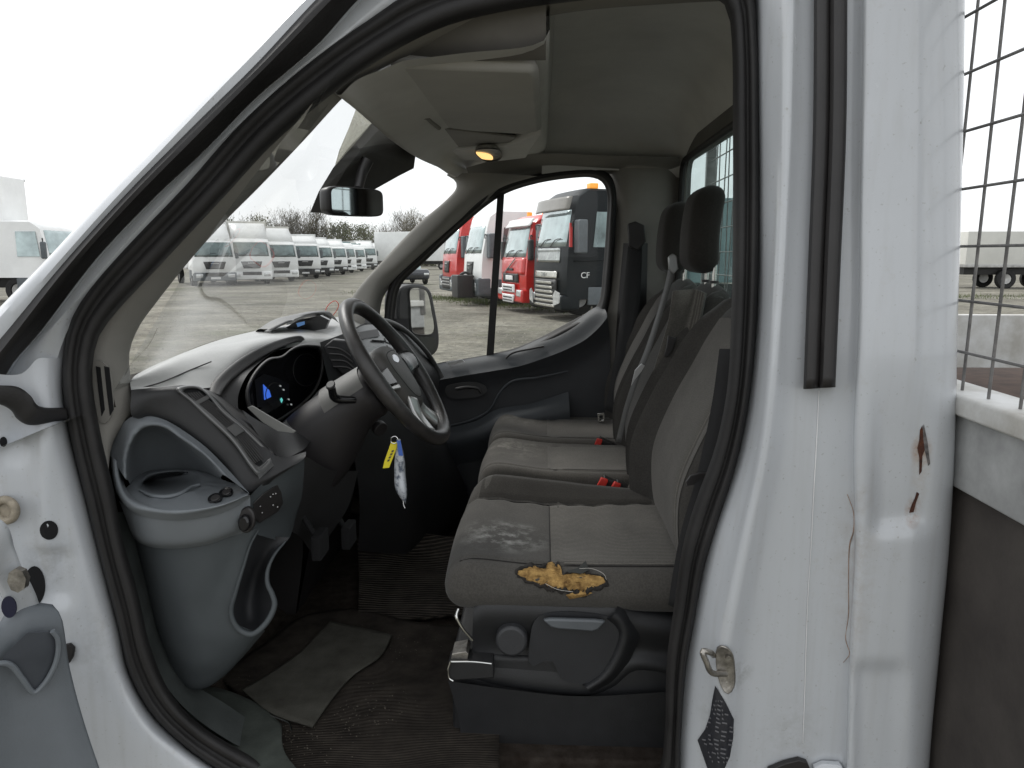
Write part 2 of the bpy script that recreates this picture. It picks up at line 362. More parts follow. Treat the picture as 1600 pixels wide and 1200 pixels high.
# ================================================================== SETTING
def ground():
    m = bpy.data.materials.new('gravel_ground'); m.use_nodes = True; t, b, N, L = tweak(m)
    tc = N('ShaderNodeTexCoord')
    def noise(s, d=8, r=.65, dist=0, stretch=None):
        n = N('ShaderNodeTexNoise'); n.inputs['Scale'].default_value = s; n.inputs['Detail'].default_value = d; n.inputs['Roughness'].default_value = r; n.inputs['Distortion'].default_value = dist
        if stretch:
            mp = N('ShaderNodeMapping'); mp.inputs['Scale'].default_value = stretch; mp.inputs['Rotation'].default_value = (0, 0, R(-30)); L(tc.outputs['Object'], mp.inputs[0]); L(mp.outputs[0], n.inputs[0])
        else: L(tc.outputs['Object'], n.inputs[0])
        return n.outputs[0]
    def ramp(src, a, b_, ca, cb):
        r = N('ShaderNodeValToRGB'); r.color_ramp.elements[0].position = a; r.color_ramp.elements[1].position = b_
        r.color_ramp.elements[0].color = (*ca, 1); r.color_ramp.elements[1].color = (*cb, 1); L(src, r.inputs[0]); return r.outputs[0]
    base = ramp(noise(.35, 10, .7, .4), .35, .68, (.105, .100, .080), (.31, .297, .255))
    tr = ramp(noise(.9, 6, .6, 1.2, (.45, 1.3, 1)), .42, .62, (.66, .64, .60), (1.05, 1.05, 1.05))
    mx = N('ShaderNodeMixRGB'); mx.blend_type = 'MULTIPLY'; mx.inputs[0].default_value = .75; L(base, mx.inputs[1]); L(tr, mx.inputs[2])
    st = ramp(noise(5, 9, .82), .40, .62, (.50, .50, .48), (1.28, 1.27, 1.22))
    m2 = N('ShaderNodeMixRGB'); m2.blend_type = 'MULTIPLY'; m2.inputs[0].default_value = .9; L(mx.outputs[0], m2.inputs[1]); L(st, m2.inputs[2])
    gm = N('ShaderNodeMapRange'); gm.inputs[1].default_value = .55; gm.inputs[2].default_value = .68; gm.inputs[4].default_value = .7; L(noise(.22, 7, .7), gm.inputs[0])
    m3 = N('ShaderNodeMixRGB'); L(gm.outputs[0], m3.inputs[0]); L(m2.outputs[0], m3.inputs[1]); m3.inputs[2].default_value = (.075, .085, .035, 1)
    L(m3.outputs[0], b.inputs['Base Color']); b.inputs['Roughness'].default_value = .95
    bu = N('ShaderNodeBump'); bu.inputs['Strength'].default_value = .6; bu.inputs['Distance'].default_value = .03; L(noise(18, 6), bu.inputs['Height']); L(bu.outputs[0], b.inputs['Normal'])
    # sheet with faint ruts near the cab
    V = []; Fc = []
    xs = [-1500, -600, -250, -120]+[-80+2*i for i in range(81)]+[120, 250, 600, 1500]; ys = [-1500, -400, -100]+[-20+2*i for i in range(71)]+[160, 250, 400, 800, 1500]
    for x in xs:
        for y in ys:
            z = .03*math.sin(x*.31+y*.17)*math.cos(y*.23-x*.11) if abs(x) < 90 and 6 < y < 130 else 0
            V.append((x, y, z))
    ny = len(ys)
    for i in range(len(xs)-1):
        for j in range(ny-1): Fc.append((i*ny+j, (i+1)*ny+j, (i+1)*ny+j+1, i*ny+j+1))
    o = mesh_obj('ground', V, Fc, m, ang=0); tag(o, kind='structure')
    # stones, as loose gravel
    V = []; Fc = []
    for i in range(5200):
        y = 7+30*random.random()**1.6; x = random.uniform(-.75, .2)*y+random.uniform(-1, 1); s = random.uniform(.012, .035)
        b0 = len(V); z = .03*math.sin(x*.31+y*.17)*math.cos(y*.23-x*.11)
        for k in range(5): a = k*1.256+random.random()*.6; V.append((x+s*math.cos(a), y+s*math.sin(a), z-.005))
        V.append((x, y, z+s*.7))
        for k in range(5): Fc.append((b0+k, b0+(k+1) % 5, b0+5))
    tag(mesh_obj('gravel_stones', V, Fc, mat('stone', (.25, .235, .2), .9, var=.3, vs=3), smooth=False), 'loose gravel stones scattered over the muddy yard', 'gravel', kind='stuff')
    gr = mat('grass_blade', (.10, .13, .035), .8, var=.3, vs=2)
    V = []; Fc = []
    for i in range(9000):
        t = random.random(); side = random.choice((0, 0, 1))
        if side == 0: x = -9+13*t+random.gauss(0, .5); y = 36-15*t+random.gauss(0, .7)
        else: x = random.uniform(13, 42); y = random.gauss(33, 1.0)
        h = random.uniform(.03, .12); a = random.random()*3.14; dx = .012*math.cos(a); dy = .012*math.sin(a); b0 = len(V)
        V += [(x-dx, y-dy, -.02), (x+dx, y+dy, -.02), (x+random.uniform(-.04, .04), y, h)]; Fc.append((b0, b0+1, b0+2))
    tag(mesh_obj('grass', V, Fc, gr, smooth=False), 'sparse green grass tufts along the feet of the parked trucks', 'grass', kind='stuff')
ground()

# ================================================================== TRUCKS, TREES
tglass = mat('truck_glass', (.42, .50, .50), .08, metal=.55, var=.25, vs=1.2, spec=.8)
tglass_far = tglass; tglass_row = mat('lorry_glass', (.16, .21, .21), .1, metal=.45, var=.35, vs=1.5, spec=.7); tcream = mat('cream_body', (.66, .65, .60), .5, var=.08)
tyre = mat('tyre', (.02, .02, .02), .8, var=.3)
rimm = mat('wheel_rim', (.45, .45, .44), .4, metal=.7, var=.2)
tgrey = mat('truck_grey', (.10, .115, .125), .55, var=.1)
tblack = mat('truck_black', (.018, .018, .018), .5, var=.2)
tw = mat('truck_white', (.84, .85, .84), .35, var=.05, vs=1.5, coat=.3)
tred = mat('truck_red', (.60, .018, .014), .3, var=.08, coat=.6)
tdark = mat('truck_charcoal', (.008, .011, .013), .4, var=.2, vs=1, coat=.04, spec=.14)
tteal = mat('truck_teal_body', (.16, .25, .26), .45, var=.12, vs=1.2)
lampm = mat('lamp_lens', (.7, .72, .72), .12, metal=.4, var=.2, vs=12)
amber = mat('amber_lens', (.95, .33, .03), .3, var=.1, emit=(1, .4, .05), es=.35)

def wheel(par, x, y, r=.48, w_=.3):
    V, Fc = [], []
    e = mesh_ring(r, r*.56, w_); o = mesh_obj('wheel', *e, tyre, par, ang=30); o.location = (x, y, r)
    k = mesh_ring(r*.55, r*.0, w_*.7); q = mesh_obj('rim', *k, rimm, o, ang=30)
    return o
def mesh_ring(ro, ri, w_, n=28):
    prof = [(ri, -w_/2+.02), (ro*.9, -w_/2), (ro, -w_/2+.05), (ro, w_/2-.05), (ro*.9, w_/2), (ri, w_/2-.02)]
    V = []; Fc = []
    for i in range(n):
        a = 2*math.pi*i/n
        for r_, y in prof: V.append((r_*math.cos(a), y, r_*math.sin(a)))
    k = len(prof)
    for i in range(n):
        j = (i+1) % n
        for q in range(k): Fc.append((i*k+q, i*k+(q+1) % k, j*k+(q+1) % k, j*k+q))
    return V, Fc

def truck(name, loc, heading, body, label, cat, group, H=2.85, wid=2.4, style='box', boxh=3.7, boxl=7., boxm=None, low=None, ws0=1.75, bumper=None, extra=None):
    """local +x is the nose; origin on the ground below the bumper"""
    t = empty(name, loc, heading); tag(t, label, cat, group)
    y = wid/2; low = low or body; bumper = bumper or tgrey
    ws1 = ws0+.82 if H < 3 else ws0+.95
    # cab shell: side outline bowed across the width
    prof = [(-2.0, .95), (-.75, .95), (-.62, .62), (-.08, .62), (0, .75), (0, 1.2), (-.04, ws0-.05), (-.26, ws1+.04), (-.36, H-.18), (-.62, H), (-1.95, H), (-2.0, H-.1)]
    rows = []
    for k, u in enumerate((-1, -.94, -.6, 0, .6, .94, 1)):
        rows.append([Vector((px-.10*abs(u)**3*(1 if px > -1 else 0), y*u*(1-.06*max(0, (pz-ws0)/(H-ws0)) if pz > ws0 else 1), pz-(.05 if abs(u) == 1 and pz > H-.2 else 0))) for px, pz in prof])
    V = [p for r in rows for p in r]; n = len(prof); Fc = []
    for k in range(6):
        for i in range(n): j = (i+1) % n; Fc.append((k*n+i, k*n+j, (k+1)*n+j, (k+1)*n+i))
    Fc += [tuple(range(n))[::-1], tuple(range(6*n, 7*n))]
    c = mesh_obj('cab', V, Fc, body, t, ang=32)
    def front(z): # x of the bowed front at height z (centre)
        if z < ws0-.05: return -.04*max(0, (z-1.2))/.5
        if z < ws1+.04: return -.04-.22*(z-ws0+.05)/(ws1-ws0+.09)
        return -.26-.1*(z-ws1)/(H-.18-ws1+.01)
    def fpatch(nm, y0, y1, z0, z1, m, d=.02, par=t, inset0=0, inset1=0, th=.03, nn=7):
        cs = []
        for i in range(nn):
            u = i/(nn-1); z = z0+(z1-z0)*i/(nn-1)
            a = y0+inset0*(1-u)+inset1*u; b = y1-inset0*(1-u)-inset1*u
            cs.append([Vector((front(z)-.10*abs((a+(b-a)*q/10)/y)**3+d, a+(b-a)*q/10, z)) for q in range(11)])
        return loft(nm, cs, m, par, raw=True, thick=th)
    fpatch('windscreen', -y+.12, y-.12, ws0, ws1, tglass, .012, inset1=.09)
    wv, wf = [], []
    for s in (-.5, .25): tube('', [Vector((front(ws0)+.04, s, ws0-.02)), Vector((front(ws0+.2)+.045, s+.3, ws0+.18)), Vector((front(ws0+.3)+.045, s+.62, ws0+.2))], .014, None, add=(wv, wf), n=5, seg=5)
    mesh_obj('wiper', wv, wf, tblack, t)
    for s in (-1, 1):
        sx_ = -.85 if style == 'tall' else -.42
        pw = prism('side_window', [(sx_, s*y*.985, ws0-.02), (-1.25, s*y*.985, ws0-.02), (-1.25, s*y*.965, ws1-.05), (sx_-.1, s*y*.965, ws1-.05)], (0, s*.02, 0), tglass_row if style == 'tall' else tglass, t)
        mb = part('mirror', t); big = .08 if style == 'tall' else 0
        box('mirror_housing', (-.28-big*3.2, s*(y+.1+big)-.1-big, ws0-.1-big), (-.12-big*2, s*(y+.1+big)+.1+big, ws0+.52+big*2), tgrey if style != 'city' else tblack, mb, r=.05)
        tube('mirror_arm', [(-.3, s*y*.97, ws0+.62), (-.2, s*(y+.1), ws0+.64), (-.2, s*(y+.1), ws0+.5)], .02, tblack, mb, n=6)
        dl = box('door_step', (-1.35, s*y-.05, .45), (-.72, s*y+.03, .93), tgrey, t, r=.03)
        wheel(t, -1.4 if style != 'tall' else -1.45, s*(y-.18))
        if style in ('box', 'tall', 'city'): wheel(t, -boxl+.2, s*(y-.2))
    box('bumper', (-.5, -y, .32), (.05, y, .80 if style == 'box' else .72), bumper, t, r=.07)
    for s in (-1, 1):
        l = box('headlight', (-.10, s*(y-.30)-.20, .50), (.075, s*(y-.30)+.20, .72), lampm, t, r=.05)
    if style == 'box':
        fpatch('grille', -.62, .62, 1.0, 1.42, tblack, .02, inset0=.14, inset1=.0)
        fpatch('badge_bar', -.22, .22, 1.30, 1.35, rimm, .045)
        fpatch('lower_grille', -.55, .55, .60, .80, tblack, .075)
        box('number_plate', (.05, -.27, .42), (.075, .27, .54), whitem, t)
    # chassis & body
    box('chassis', (-boxl, -.42, .55), (-.6, .42, .92), tblack, t, r=.02)
    if boxm:
        b = box('box_body', (-boxl-.6, -y-.03, .98), (-2.15, y+.03, boxh), boxm, t, r=.05)
        for s in (-1, 1):
            for z_ in (1.03, boxh-.05): box('body_rail', (-boxl-.6, s*(y+.03)-.02, z_-.05), (-2.15, s*(y+.03)+.02, z_+.05), rimm, b)
        if H < 3 and style == 'box':   # air deflector
            loft('roof_deflector', [[Vector((-.7+(-1.25)*q, -y*.9*s0, H-.02+(boxh-.15-H)*(q**.7))) for q in (0, .25, .5, .75, 1)] for s0 in (1, .5, 0, -.5, -1)], body, t, raw=True, thick=.04)
    if extra: extra(t, front, fpatch, y, ws0, ws1, H)
    return t

def child_tree(o, par=None):
    c = o.copy(); COL.objects.link(c); c.parent = par
    for ch in [x for x in bpy.data.objects if x.parent == o]: child_tree(ch, c)
    return c
KIDS = {}
def copy_thing(src):
    kids = {}
    for x in bpy.data.objects:
        if x.parent: kids.setdefault(x.parent.name, []).append(x)
    def rec(o, par):
        c = o.copy(); COL.objects.link(c); c.parent = par
        for ch in kids.get(o.name, []): rec(ch, c)
        return c
    return rec(src, None)
def at(px, d):   # ground point d metres in front of the camera at picture column px
    X = d*(px-850)/F
    return Vector((X, d, 0))

# row of white lorries on the far side of the yard, nearest first
row = [(333, 42.0), (392, 44.5), (439, 50), (477, 56), (502, 62), (525, 69), (541, 76), (558, 84), (577, 94), (590, 104), (603, 114)]
labs = ['white lorry with pale box body, nearest of the row across the yard',
        'white lorry with open dark grille, second in the row across the yard',
        'white lorry with black lower grille, third in the row beyond the windscreen',
        'white lorry with dark grille, fourth in the row beyond the windscreen',
        'white lorry fifth along the row, just left below the mirror',
        'white lorry sixth along the row, directly under the interior mirror',
        'white lorry seventh along the row, under the right end of the mirror',
        'small white lorry eighth along the far row across the yard',
        'distant white lorry ninth along the row across the yard',
        'distant white lorry tenth along the row across the yard',
        'farthest white lorry at the end of the row, beside the pale trailer']
first = None
for i, (px, d) in enumerate(row):
    p = at(px, d); h = math.atan2(-.86, .5)+random.uniform(-.09, .09)
    if i in (0, 1, 3, 6, 8):
        kH, kb, kl, ks = {0: (2.62, 3.75, tw, tgrey), 1: (2.8, 3.9, tcream, tw), 3: (2.7, 3.45, tw, tblack), 6: (2.9, 3.3, tteal, tw), 8: (2.6, 3.6, tw, tblack)}[i]
        globals()['tglass'] = tglass_row
        o = truck('white_lorry', p, h, tw, labs[i], 'lorry', 'white lorries parked in a row', H=kH, wid=2.35, boxh=kb, boxl=7, boxm=kl, bumper=ks, ws0=1.7+.04*(i % 3))
        globals()['tglass'] = tglass_far
        first = o
    else:
        o = copy_thing(first); o.location = p; o.rotation_euler = (0, 0, h); o['label'] = labs[i]
    o.scale = (1, 1, random.uniform(.97, 1.04))

# box lorry seen beyond the front pillar
tl = truck('white_box_truck', at(100, 28), R(4), tw, 'big white box truck side on, left of the front pillar', 'box truck', None, H=3.05, wid=2.4, boxh=4.75, boxl=8.5, boxm=tw)
prism('side_stripe', [(-8.4, -1.232, 2.0), (-5.0, -1.232, 1.55), (-5.0, -1.232, 1.63), (-8.4, -1.232, 2.12)], (0, -.006, 0), mat('pale_grey_mark', (.45, .46, .46)), tl)
prism('side_mark', [(-8.2, -1.232, 1.25), (-7.0, -1.232, 1.2), (-7.0, -1.232, 1.28), (-7.5, -1.232, 1.42), (-8.2, -1.232, 1.5)], (0, -.006, 0), mat('grey_mark', (.2, .2, .2)), tl)
# pale trailer at the end of the row
pt = empty('pale_trailer', at(655, 98), R(-20)); tag(pt, 'tall pale box trailer at the right end of the far row', 'trailer')
box('box_body', (-6, -1.25, 1.1), (6, 1.25, 4.9), tw, pt, r=.05); box('underframe', (-5.8, -.9, .7), (5.8, .9, 1.1), tblack, pt)
for s in (-1, 1):
    for x in (-4, -2.8, 4): wheel(pt, x, s*1.0)
# trailer seen through the guard on the right
rt = empty('curtain_trailer', at(1640, 42), 0); tag(rt, 'long white trailer parked beyond the wire guard on the right', 'trailer')
box('box_body', (-6.5, -1.25, 1.25), (7, 1.25, 3.05), mat('trailer_cream', (.62, .62, .58), .5, var=.08, vs=.8), rt, r=.03)
box('side_rail', (-6.5, -1.29, 1.15), (7, 1.29, 1.30), rimm, rt); box('chassis', (-6.3, -.8, .75), (6.8, .8, 1.15), tblack, rt)
for s in (-1, 1):
    for x in (-4.2, -1.6, 3.0): wheel(rt, x, s*1.02, r=.52)
box('tool_locker', (-.6, -1.2, .55), (1.2, -.7, 1.1), rimm, rt, r=.04)
box('rear_lamp', (5.6, -1.3, .9), (5.9, -1.2, 1.1), tred, rt)

hd = math.atan2(-.36, -.93)
def volvo_like(t, front, fpatch, y, ws0, ws1, H):
    fpatch('front_panel', -y+.1, y-.1, 1.18, ws0-.04, tred, .02)
    tube('grille_slash', [(front(1.66)+.06, .5, 1.66), (front(1.25)+.06, -.45, 1.22)], .02, rimm, t, n=6)
    fpatch('badge_bar', -.3, .3, 1.30, 1.37, tblack, .05)
    fpatch('number_plate', -.30, .36, 1.0, 1.14, whitem, .07); fpatch('upper_grille', -.75, .75, .93, 1.2, tblack, .03)
    for z in (.30, .62):
        g = fpatch('lower_grille', -.62, .62, z, z+.25, whitem, .10, inset0=.12 if z < .5 else 0)
        for r_ in (.05, .14): 
            for q in range(6): box('grille_slot', (.09, -.43+q*.15, z+r_), (.118, -.34+q*.15, z+r_+.04), tblack, g)
    fpatch('sun_visor', -y+.05, y-.05, ws1-.02, ws1+.22, tw, .12)
    for s in (-1, 1): prism('beacon', disc((-.9, s*.7, H), (0, 0, 1), .09, 12), (0, 0, .16), amber, t)
def daf_like(t, front, fpatch, y, ws0, ws1, H):
    ch_ = mat('bright_grille', (.62, .61, .56), .25, metal=.8, var=.1)
    fpatch('upper_panel', -.86, .86, ws0-.42, ws0-.04, mat('dusty_chrome', (.38, .40, .39), .2, metal=.8, var=.2, vs=5), .03)
    fpatch('name_panel', -.8, .8, 1.16, 1.34, ch_, .05)
    text('name_letters', 'DAF', .15, (front(1.24)+.088, 0, 1.245), (R(90), 0, R(90)), tgrey, t)
    for k in range(6): fpatch('grille_bar', -.76+.03*k, .76-.03*k, .38+.125*k, .38+.125*k+.062, ch_, .09+.004*k)
    fpatch('grille_back', -.82, .82, .34, 1.12, tblack, .06)
    for s in (-1, 1):
        l = prism('headlight_lens', [Vector((.085, s*.78, .42)), Vector((.06, s*1.12, .50)), Vector((.05, s*1.15, .78)), Vector((.085, s*.92, .84)), Vector((.09, s*.80, .72))], (.02, 0, 0), lampm, t)
    fpatch('sun_visor', -y+.02, y-.02, ws1, ws1+.34, mat('smoke_visor', (.20, .19, .17), .3, var=.1), .22)
    text('model_letters', 'CF', .22, (-.62, y+.022, 1.24), (R(90), 0, R(180)), whitem, t)
    tube('door_crease', [(-.3, y+.005, 1.62), (-1.2, y+.01, 1.66), (-1.95, y+.005, 1.78)], .018, tdark, t, n=6)
    prism('red_reflector', [(-.22, y+.03, ws0-.02), (-.14, y+.03, ws0-.02), (-.14, y+.03, ws0+.60), (-.22, y+.03, ws0+.60)], (0, .03, 0), tred, t)
    for x in (-.9, -1.7):
        q = box('beacon', (x-.12, y-.35, H), (x+.12, y-.1, H+.14), amber, t, r=.03)
    bx = box('swap_body', (-8, -y-.02, 1.0), (-2.25, y+.02, 3.35), tteal, t, r=.03)
    for k in range(9): box('body_post', (-7.9+k*.68, y+.02, 1.05), (-7.84+k*.68, y+.05, 3.3), mat('teal_dark', (.12, .18, .19), .5), bx)
def man_like(bodym, plate=True):
    def f(t, front, fpatch, y, ws0, ws1, H):
        g = fpatch('grille', -.42, .42, 1.08, 1.55, tblack, .03, inset0=.08)
        fpatch('grille_chevron', -.28, .28, 1.42, 1.47, rimm, .06, inset0=.1)
        text('name_letters', 'MAN', .13, (front(1.3)+.066, 0, 1.32), (R(90), 0, R(90)), rimm, t)
        for z in (.56, .68, .80): fpatch('lower_slat', -.6, .6, z, z+.05, rimm, .08)
        fpatch('lower_grille', -.7, .7, .42, .92, tblack, .07)
        for s in (-1, 1): box('corner_panel', (-.45, s*(y-.18)-.2, .35), (.07, s*(y-.18)+.2, .98), tgrey, t, r=.08)
        for s in (-1, 1): box('corner_lamp', (.04, s*(y-.3)-.1, .62), (.085, s*(y-.3)+.1, .80), lampm, t, r=.02)
    return f
p0 = Vector((.05, 20.6, 0))
tk = [truck('black_tractor_unit', p0, hd, tdark, 'black tractor unit with bright grille bars, CF on its door', 'truck', 'parked tractor units', H=3.5, wid=2.5, style='tall', boxl=6, ws0=2.0, low=tdark, bumper=tdark, extra=daf_like),
      truck('red_tractor_unit', (-1.08, 23.6, 0), hd, tred, 'red truck with white lower grilles and white sun visor', 'truck', 'parked tractor units', H=3.0, wid=2.45, style='city', boxl=6, ws0=1.72, bumper=tred, extra=volvo_like),
      truck('white_tractor_unit', (-2.75, 27.2, 0), hd, tw, 'white truck with dark weight box on its nose, left of the red truck', 'truck', 'parked tractor units', H=3.35, wid=2.45, style='tall', boxl=6, ws0=1.85, bumper=tgrey, extra=man_like(tw)),
      truck('red_tractor_unit', (-4.05, 30.6, 0), hd, tred, 'red truck with black shield grille, at the far end of the row', 'truck', 'parked tractor units', H=3.3, wid=2.4, style='tall', boxl=6, ws0=1.85, bumper=tgrey, extra=man_like(tred))]
# crane kit on the red truck behind the white one; ballast box on the white one
rb = part('crane_arm', tk[1]); tube('boom', [(-2.4, .2, 2.2), (-2.45, .5, 3.3), (-3.2, .6, 3.45)], .14, tred, rb); tube('hydraulic_ram', [(-2.6, .3, 2.6), (-3.0, .5, 3.2)], .07, rimm, rb)
wb = part('weight_box', tk[2]); box('weight_block', (.12, .1, .28), (.72, .95, 1.08), tblack, wb, r=.04); tube('coupling', [(.0, .5, 1.0), (.3, .5, 1.16), (.5, .5, 1.08)], .05, tblack, wb)

# dark car beyond
cdm = mat('car_dark', (.03, .034, .045), .25, coat=.8, var=.1)
car = empty('parked_car', at(652, 45), R(-62)); tag(car, 'dark parked car beyond the passenger side pillar', 'car')
sbox('body', (-4.2, -.88, .3), (0, .88, .95), .2, cdm, car, n=(12, 4, 4), fn=lambda p, u: p)
sbox('cabin', (-3.7, -.74, .85), (-1.1, .74, 1.48), .2, tglass, car, n=(6, 4, 4), fn=lambda p, u: Vector((p.x-.0-(.35*u.x*(u.z+1)/2), p.y*(1-.1*(u.z+1)/2), p.z)))
box('roof', (-3.1, -.62, 1.46), (-1.6, .62, 1.5), cdm, car, r=.02)
for s in (-1, 1):
    wheel(car, -.8, s*.8, r=.33, w_=.2); wheel(car, -3.4, s*.8, r=.33, w_=.2); box('headlight', (-.12, s*.62-.16, .58), (.02, s*.62+.16, .72), lampm, car, r=.03)
box('grille', (-.05, -.4, .42), (.015, .4, .6), tblack, car)

# bare and half green trees along the far edge
barkm = mat('bark', (.09, .075, .06), .9, var=.3); twigm = mat('twigs', (.13, .115, .075), .9, var=.3, vs=.3); leafm = mat('dull_leaves', (.085, .095, .04), .9, var=.4, vs=.4)
def tree(seed, h, spread, leafy):
    rnd = random.Random(seed); t = empty('tree'); V, Fc = [], []
    tube('', [(0, 0, -.2), (rnd.uniform(-.2, .2), 0, h*.35), (rnd.uniform(-.3, .3), rnd.uniform(-.3, .3), h*.8)], [.28, .16, .05], None, add=(V, Fc), n=7, seg=8)
    mesh_obj('trunk', V, Fc, barkm, t)
    V, Fc = [], []; tips = []
    for i in range(34):
        z0 = h*rnd.uniform(.18, .8); a = rnd.uniform(0, 6.28); L = spread*rnd.uniform(.45, 1)*(1.1-.6*z0/h)
        e = Vector((math.cos(a)*L, math.sin(a)*L, z0+L*rnd.uniform(.5, 1.1)))
        m_ = Vector((math.cos(a)*L*.5, math.sin(a)*L*.5, z0+L*.2))
        tube('', [(0, 0, z0), m_, e], [.08, .045, .02], None, add=(V, Fc), n=4, seg=5); tips += [m_, e, (m_+e)/2, (m_+e*3)/4]
    mesh_obj('limbs', V, Fc, barkm, t)
    V, Fc = [], []
    for q in range(2600 if leafy else 2200):
        b = rnd.choice(tips); p = b+Vector((rnd.gauss(0, .55), rnd.gauss(0, .55), rnd.gauss(.1, .5)))
        b0 = len(V); a = rnd.uniform(0, 6.28)
        if leafy: s = rnd.uniform(.07, .17); d1 = Vector((math.cos(a), math.sin(a), rnd.uniform(-.6, .6)))*s; d2 = Vector((-math.sin(a)*.4, math.cos(a)*.4, rnd.uniform(.3, 1)))*s
        else: d1 = Vector((math.cos(a), math.sin(a), rnd.uniform(.3, 1.5)))*rnd.uniform(.3, .7); d2 = Vector((-math.sin(a), math.cos(a), 0))*.022
        V += [p-d2, p+d2, p+d1+d2, p+d1-d2]; Fc.append((b0, b0+1, b0+2, b0+3))
    mesh_obj('crown', V, Fc, leafm if leafy else twigm, t, smooth=False)
    return t
protos = [tree(1, 8.5, 3.2, False), tree(2, 8.5, 3.4, True), tree(3, 10, 3.0, False)]
seen = set(); rndt = random.Random(5)
spots = [(372, 112, 1, .85), (392, 108, 0, .8), (412, 116, 1, .95), (440, 120, 0, .95), (458, 118, 2, .9), (476, 122, 0, 1.0), (497, 118, 2, .95), (515, 125, 1, .8), (533, 120, 1, .85), (552, 128, 1, .85), (572, 122, 1, .82),
         (592, 130, 0, .8), (612, 126, 0, .85), (632, 128, 2, .95), (650, 124, 0, 1.05), (668, 130, 2, .9), (690, 132, 0, .9), (715, 128, 1, .8), (350, 118, 0, .8), (1180, 90, 1, .9), (1250, 96, 0, 1), (-60, 70, 1, .8)]
kinds = ['bare twiggy tree', 'dull green bushy tree', 'tall slender bare tree']
place = ['behind the nearest white lorry', 'behind the second white lorry', 'behind the third white lorry', 'left of the interior mirror', 'close left of the interior mirror', 'behind the interior mirror', 'right behind the mirror stem', 'under the mirror',
         'under the right half of the mirror', 'just right of the mirror', 'right of the mirror', 'left of the pale trailer', 'behind the pale trailer', 'above the pale trailer', 'near the far windscreen edge', 'at the far windscreen corner', 'behind the passenger side pillar',
         'beyond the passenger mirror', 'hidden beside the front pillar', 'behind the black truck', 'far behind the cab', 'beyond the box truck']
for i, (px, d, k, s) in enumerate(spots):
    if k not in seen: o = protos[k]; seen.add(k)
    else: o = copy_thing(protos[k])
    o.location = at(px, d); o.rotation_euler = (0, 0, rndt.uniform(0, 6)); o.scale = (s, s, s)
    tag(o, kinds[k]+' '+place[i], 'tree', 'trees along the far edge of the yard')
V, Fc = [], []; rnd = random.Random(9)
for i in range(26000):
    x = rnd.uniform(-75, 0); y = 133+rnd.gauss(0, 1.2); hmax = 3.4+1.1*math.sin(x*.21)+.8*math.sin(x*.63+1); z = rnd.uniform(0, hmax)
    a = rnd.uniform(0, 6.28); s = rnd.uniform(.12, .3); b0 = len(V); p = Vector((x, y, z)); d1 = Vector((math.cos(a), .3*math.sin(a), rnd.uniform(-.5, .8)))*s; d2 = Vector((-.4*math.sin(a), .2, .6))*s*.6
    V += [p-d1, p-d2, p+d1, p+d2]; Fc.append((b0, b0+1, b0+2, b0+3))
tag(mesh_obj('far_scrub', V, Fc, leafm, smooth=False), 'low dull green scrub behind the trees at the yard edge', 'scrub', kind='stuff')

# ================================================================== THE VAN
tag(VANR, 'white flatbed work van filling the view, driver door open on its worn grey cab', 'van')
VANMODE = True
# ---- near side door aperture
E0 = [(-76, 562), (-6, 488), (72, 408), (170, 303), (245, 228), (344, 128), (394, 78), (477, -8), (558, -88)]
E1 = [(-70, 610), (0, 530), (100, 410), (200, 300), (300, 199), (400, 100), (493, 0), (575, -80)]
E2 = [(-70, 680), (-5, 610), (20, 568), (60, 522), (150, 405), (240, 310), (320, 235), (400, 153), (494, 72), (559, 0), (645, -80)]
E3 = [(97, 606), (100, 555), (115, 505), (150, 450), (200, 395), (300, 292), (400, 178), (519, 78), (587, 31), (640, 0), (760, -60)]
roofout = yn(1.24, 0)
loft('door_frame_rail', [near(E0, 1.30), near(E0, 1.215), near([(x+6, y+8) for x, y in E0], 1.195), near(E1, 1.20)], paint, nu=60, nv=3)
loft('frame_weatherstrip', [near(E1, 1.20), near([((a[0]*.7+b[0]*.3), (a[1]*.7+b[1]*.3)) for a, b in zip(E1, [(-70, 680), (-5, 610), (105, 455), (205, 345), (310, 245), (400, 153), (559, 0), (645, -80)])], 1.185), near(E2, 1.235)], rubber, nu=60, nv=4)
strip = loft('front_pillar', [near(E2, 1.235), near(E2, 1.262), near([(x*.45+X*.55, y*.45+Y*.55) for (x, y), (X, Y) in zip([tuple(proj(p)) for p in cr(near(E2, 1.24), 30)], [tuple(proj(p)) for p in cr(near(E3, 1.27), 30)])], 1.262), near(E3, 1.285), near(E3, 1.36)], paint, nu=70, nv=3)
# closed seal round the opening
SO = [(97, 606), (107, 675), (135, 790), (160, 890), (185, 985), (200, 1050), (235, 1115), (280, 1160), (330, 1197), (430, 1250), (600, 1285), (850, 1300), (1010, 1290), (1058, 1235), (1064, 1152), (1072, 1045), (1086, 968), (1100, 890),
      (1120, 823), (1144, 750), (1159, 692), (1172, 620), (1183, 500), (1187, 350), (1187, 200), (1184, 60), (1174, -25), (1140, -62), (1060, -80), (900, -70), (755, -55), (630, -12), (579, 23), (510, 70), (391, 169), (291, 283), (191, 386), (142, 443), (109, 501), (98, 555)]
SI = [(145, 600), (160, 690), (180, 775), (190, 835), (215, 925), (235, 1010), (265, 1080), (310, 1130), (400, 1185), (480, 1222), (600, 1240), (850, 1250), (985, 1245), (1028, 1205), (1038, 1152), (1042, 1031), (1055, 934), (1067, 852),
      (1088, 780), (1115, 707), (1127, 660), (1137, 600), (1143, 480), (1145, 350), (1145, 200), (1143, 60), (1136, 15), (1118, -6), (1060, -12), (900, 2), (784, 19), (697, 41), (619, 78), (556, 119), (430, 222), (350, 308), (250, 415), (180, 490), (155, 525), (146, 560)]
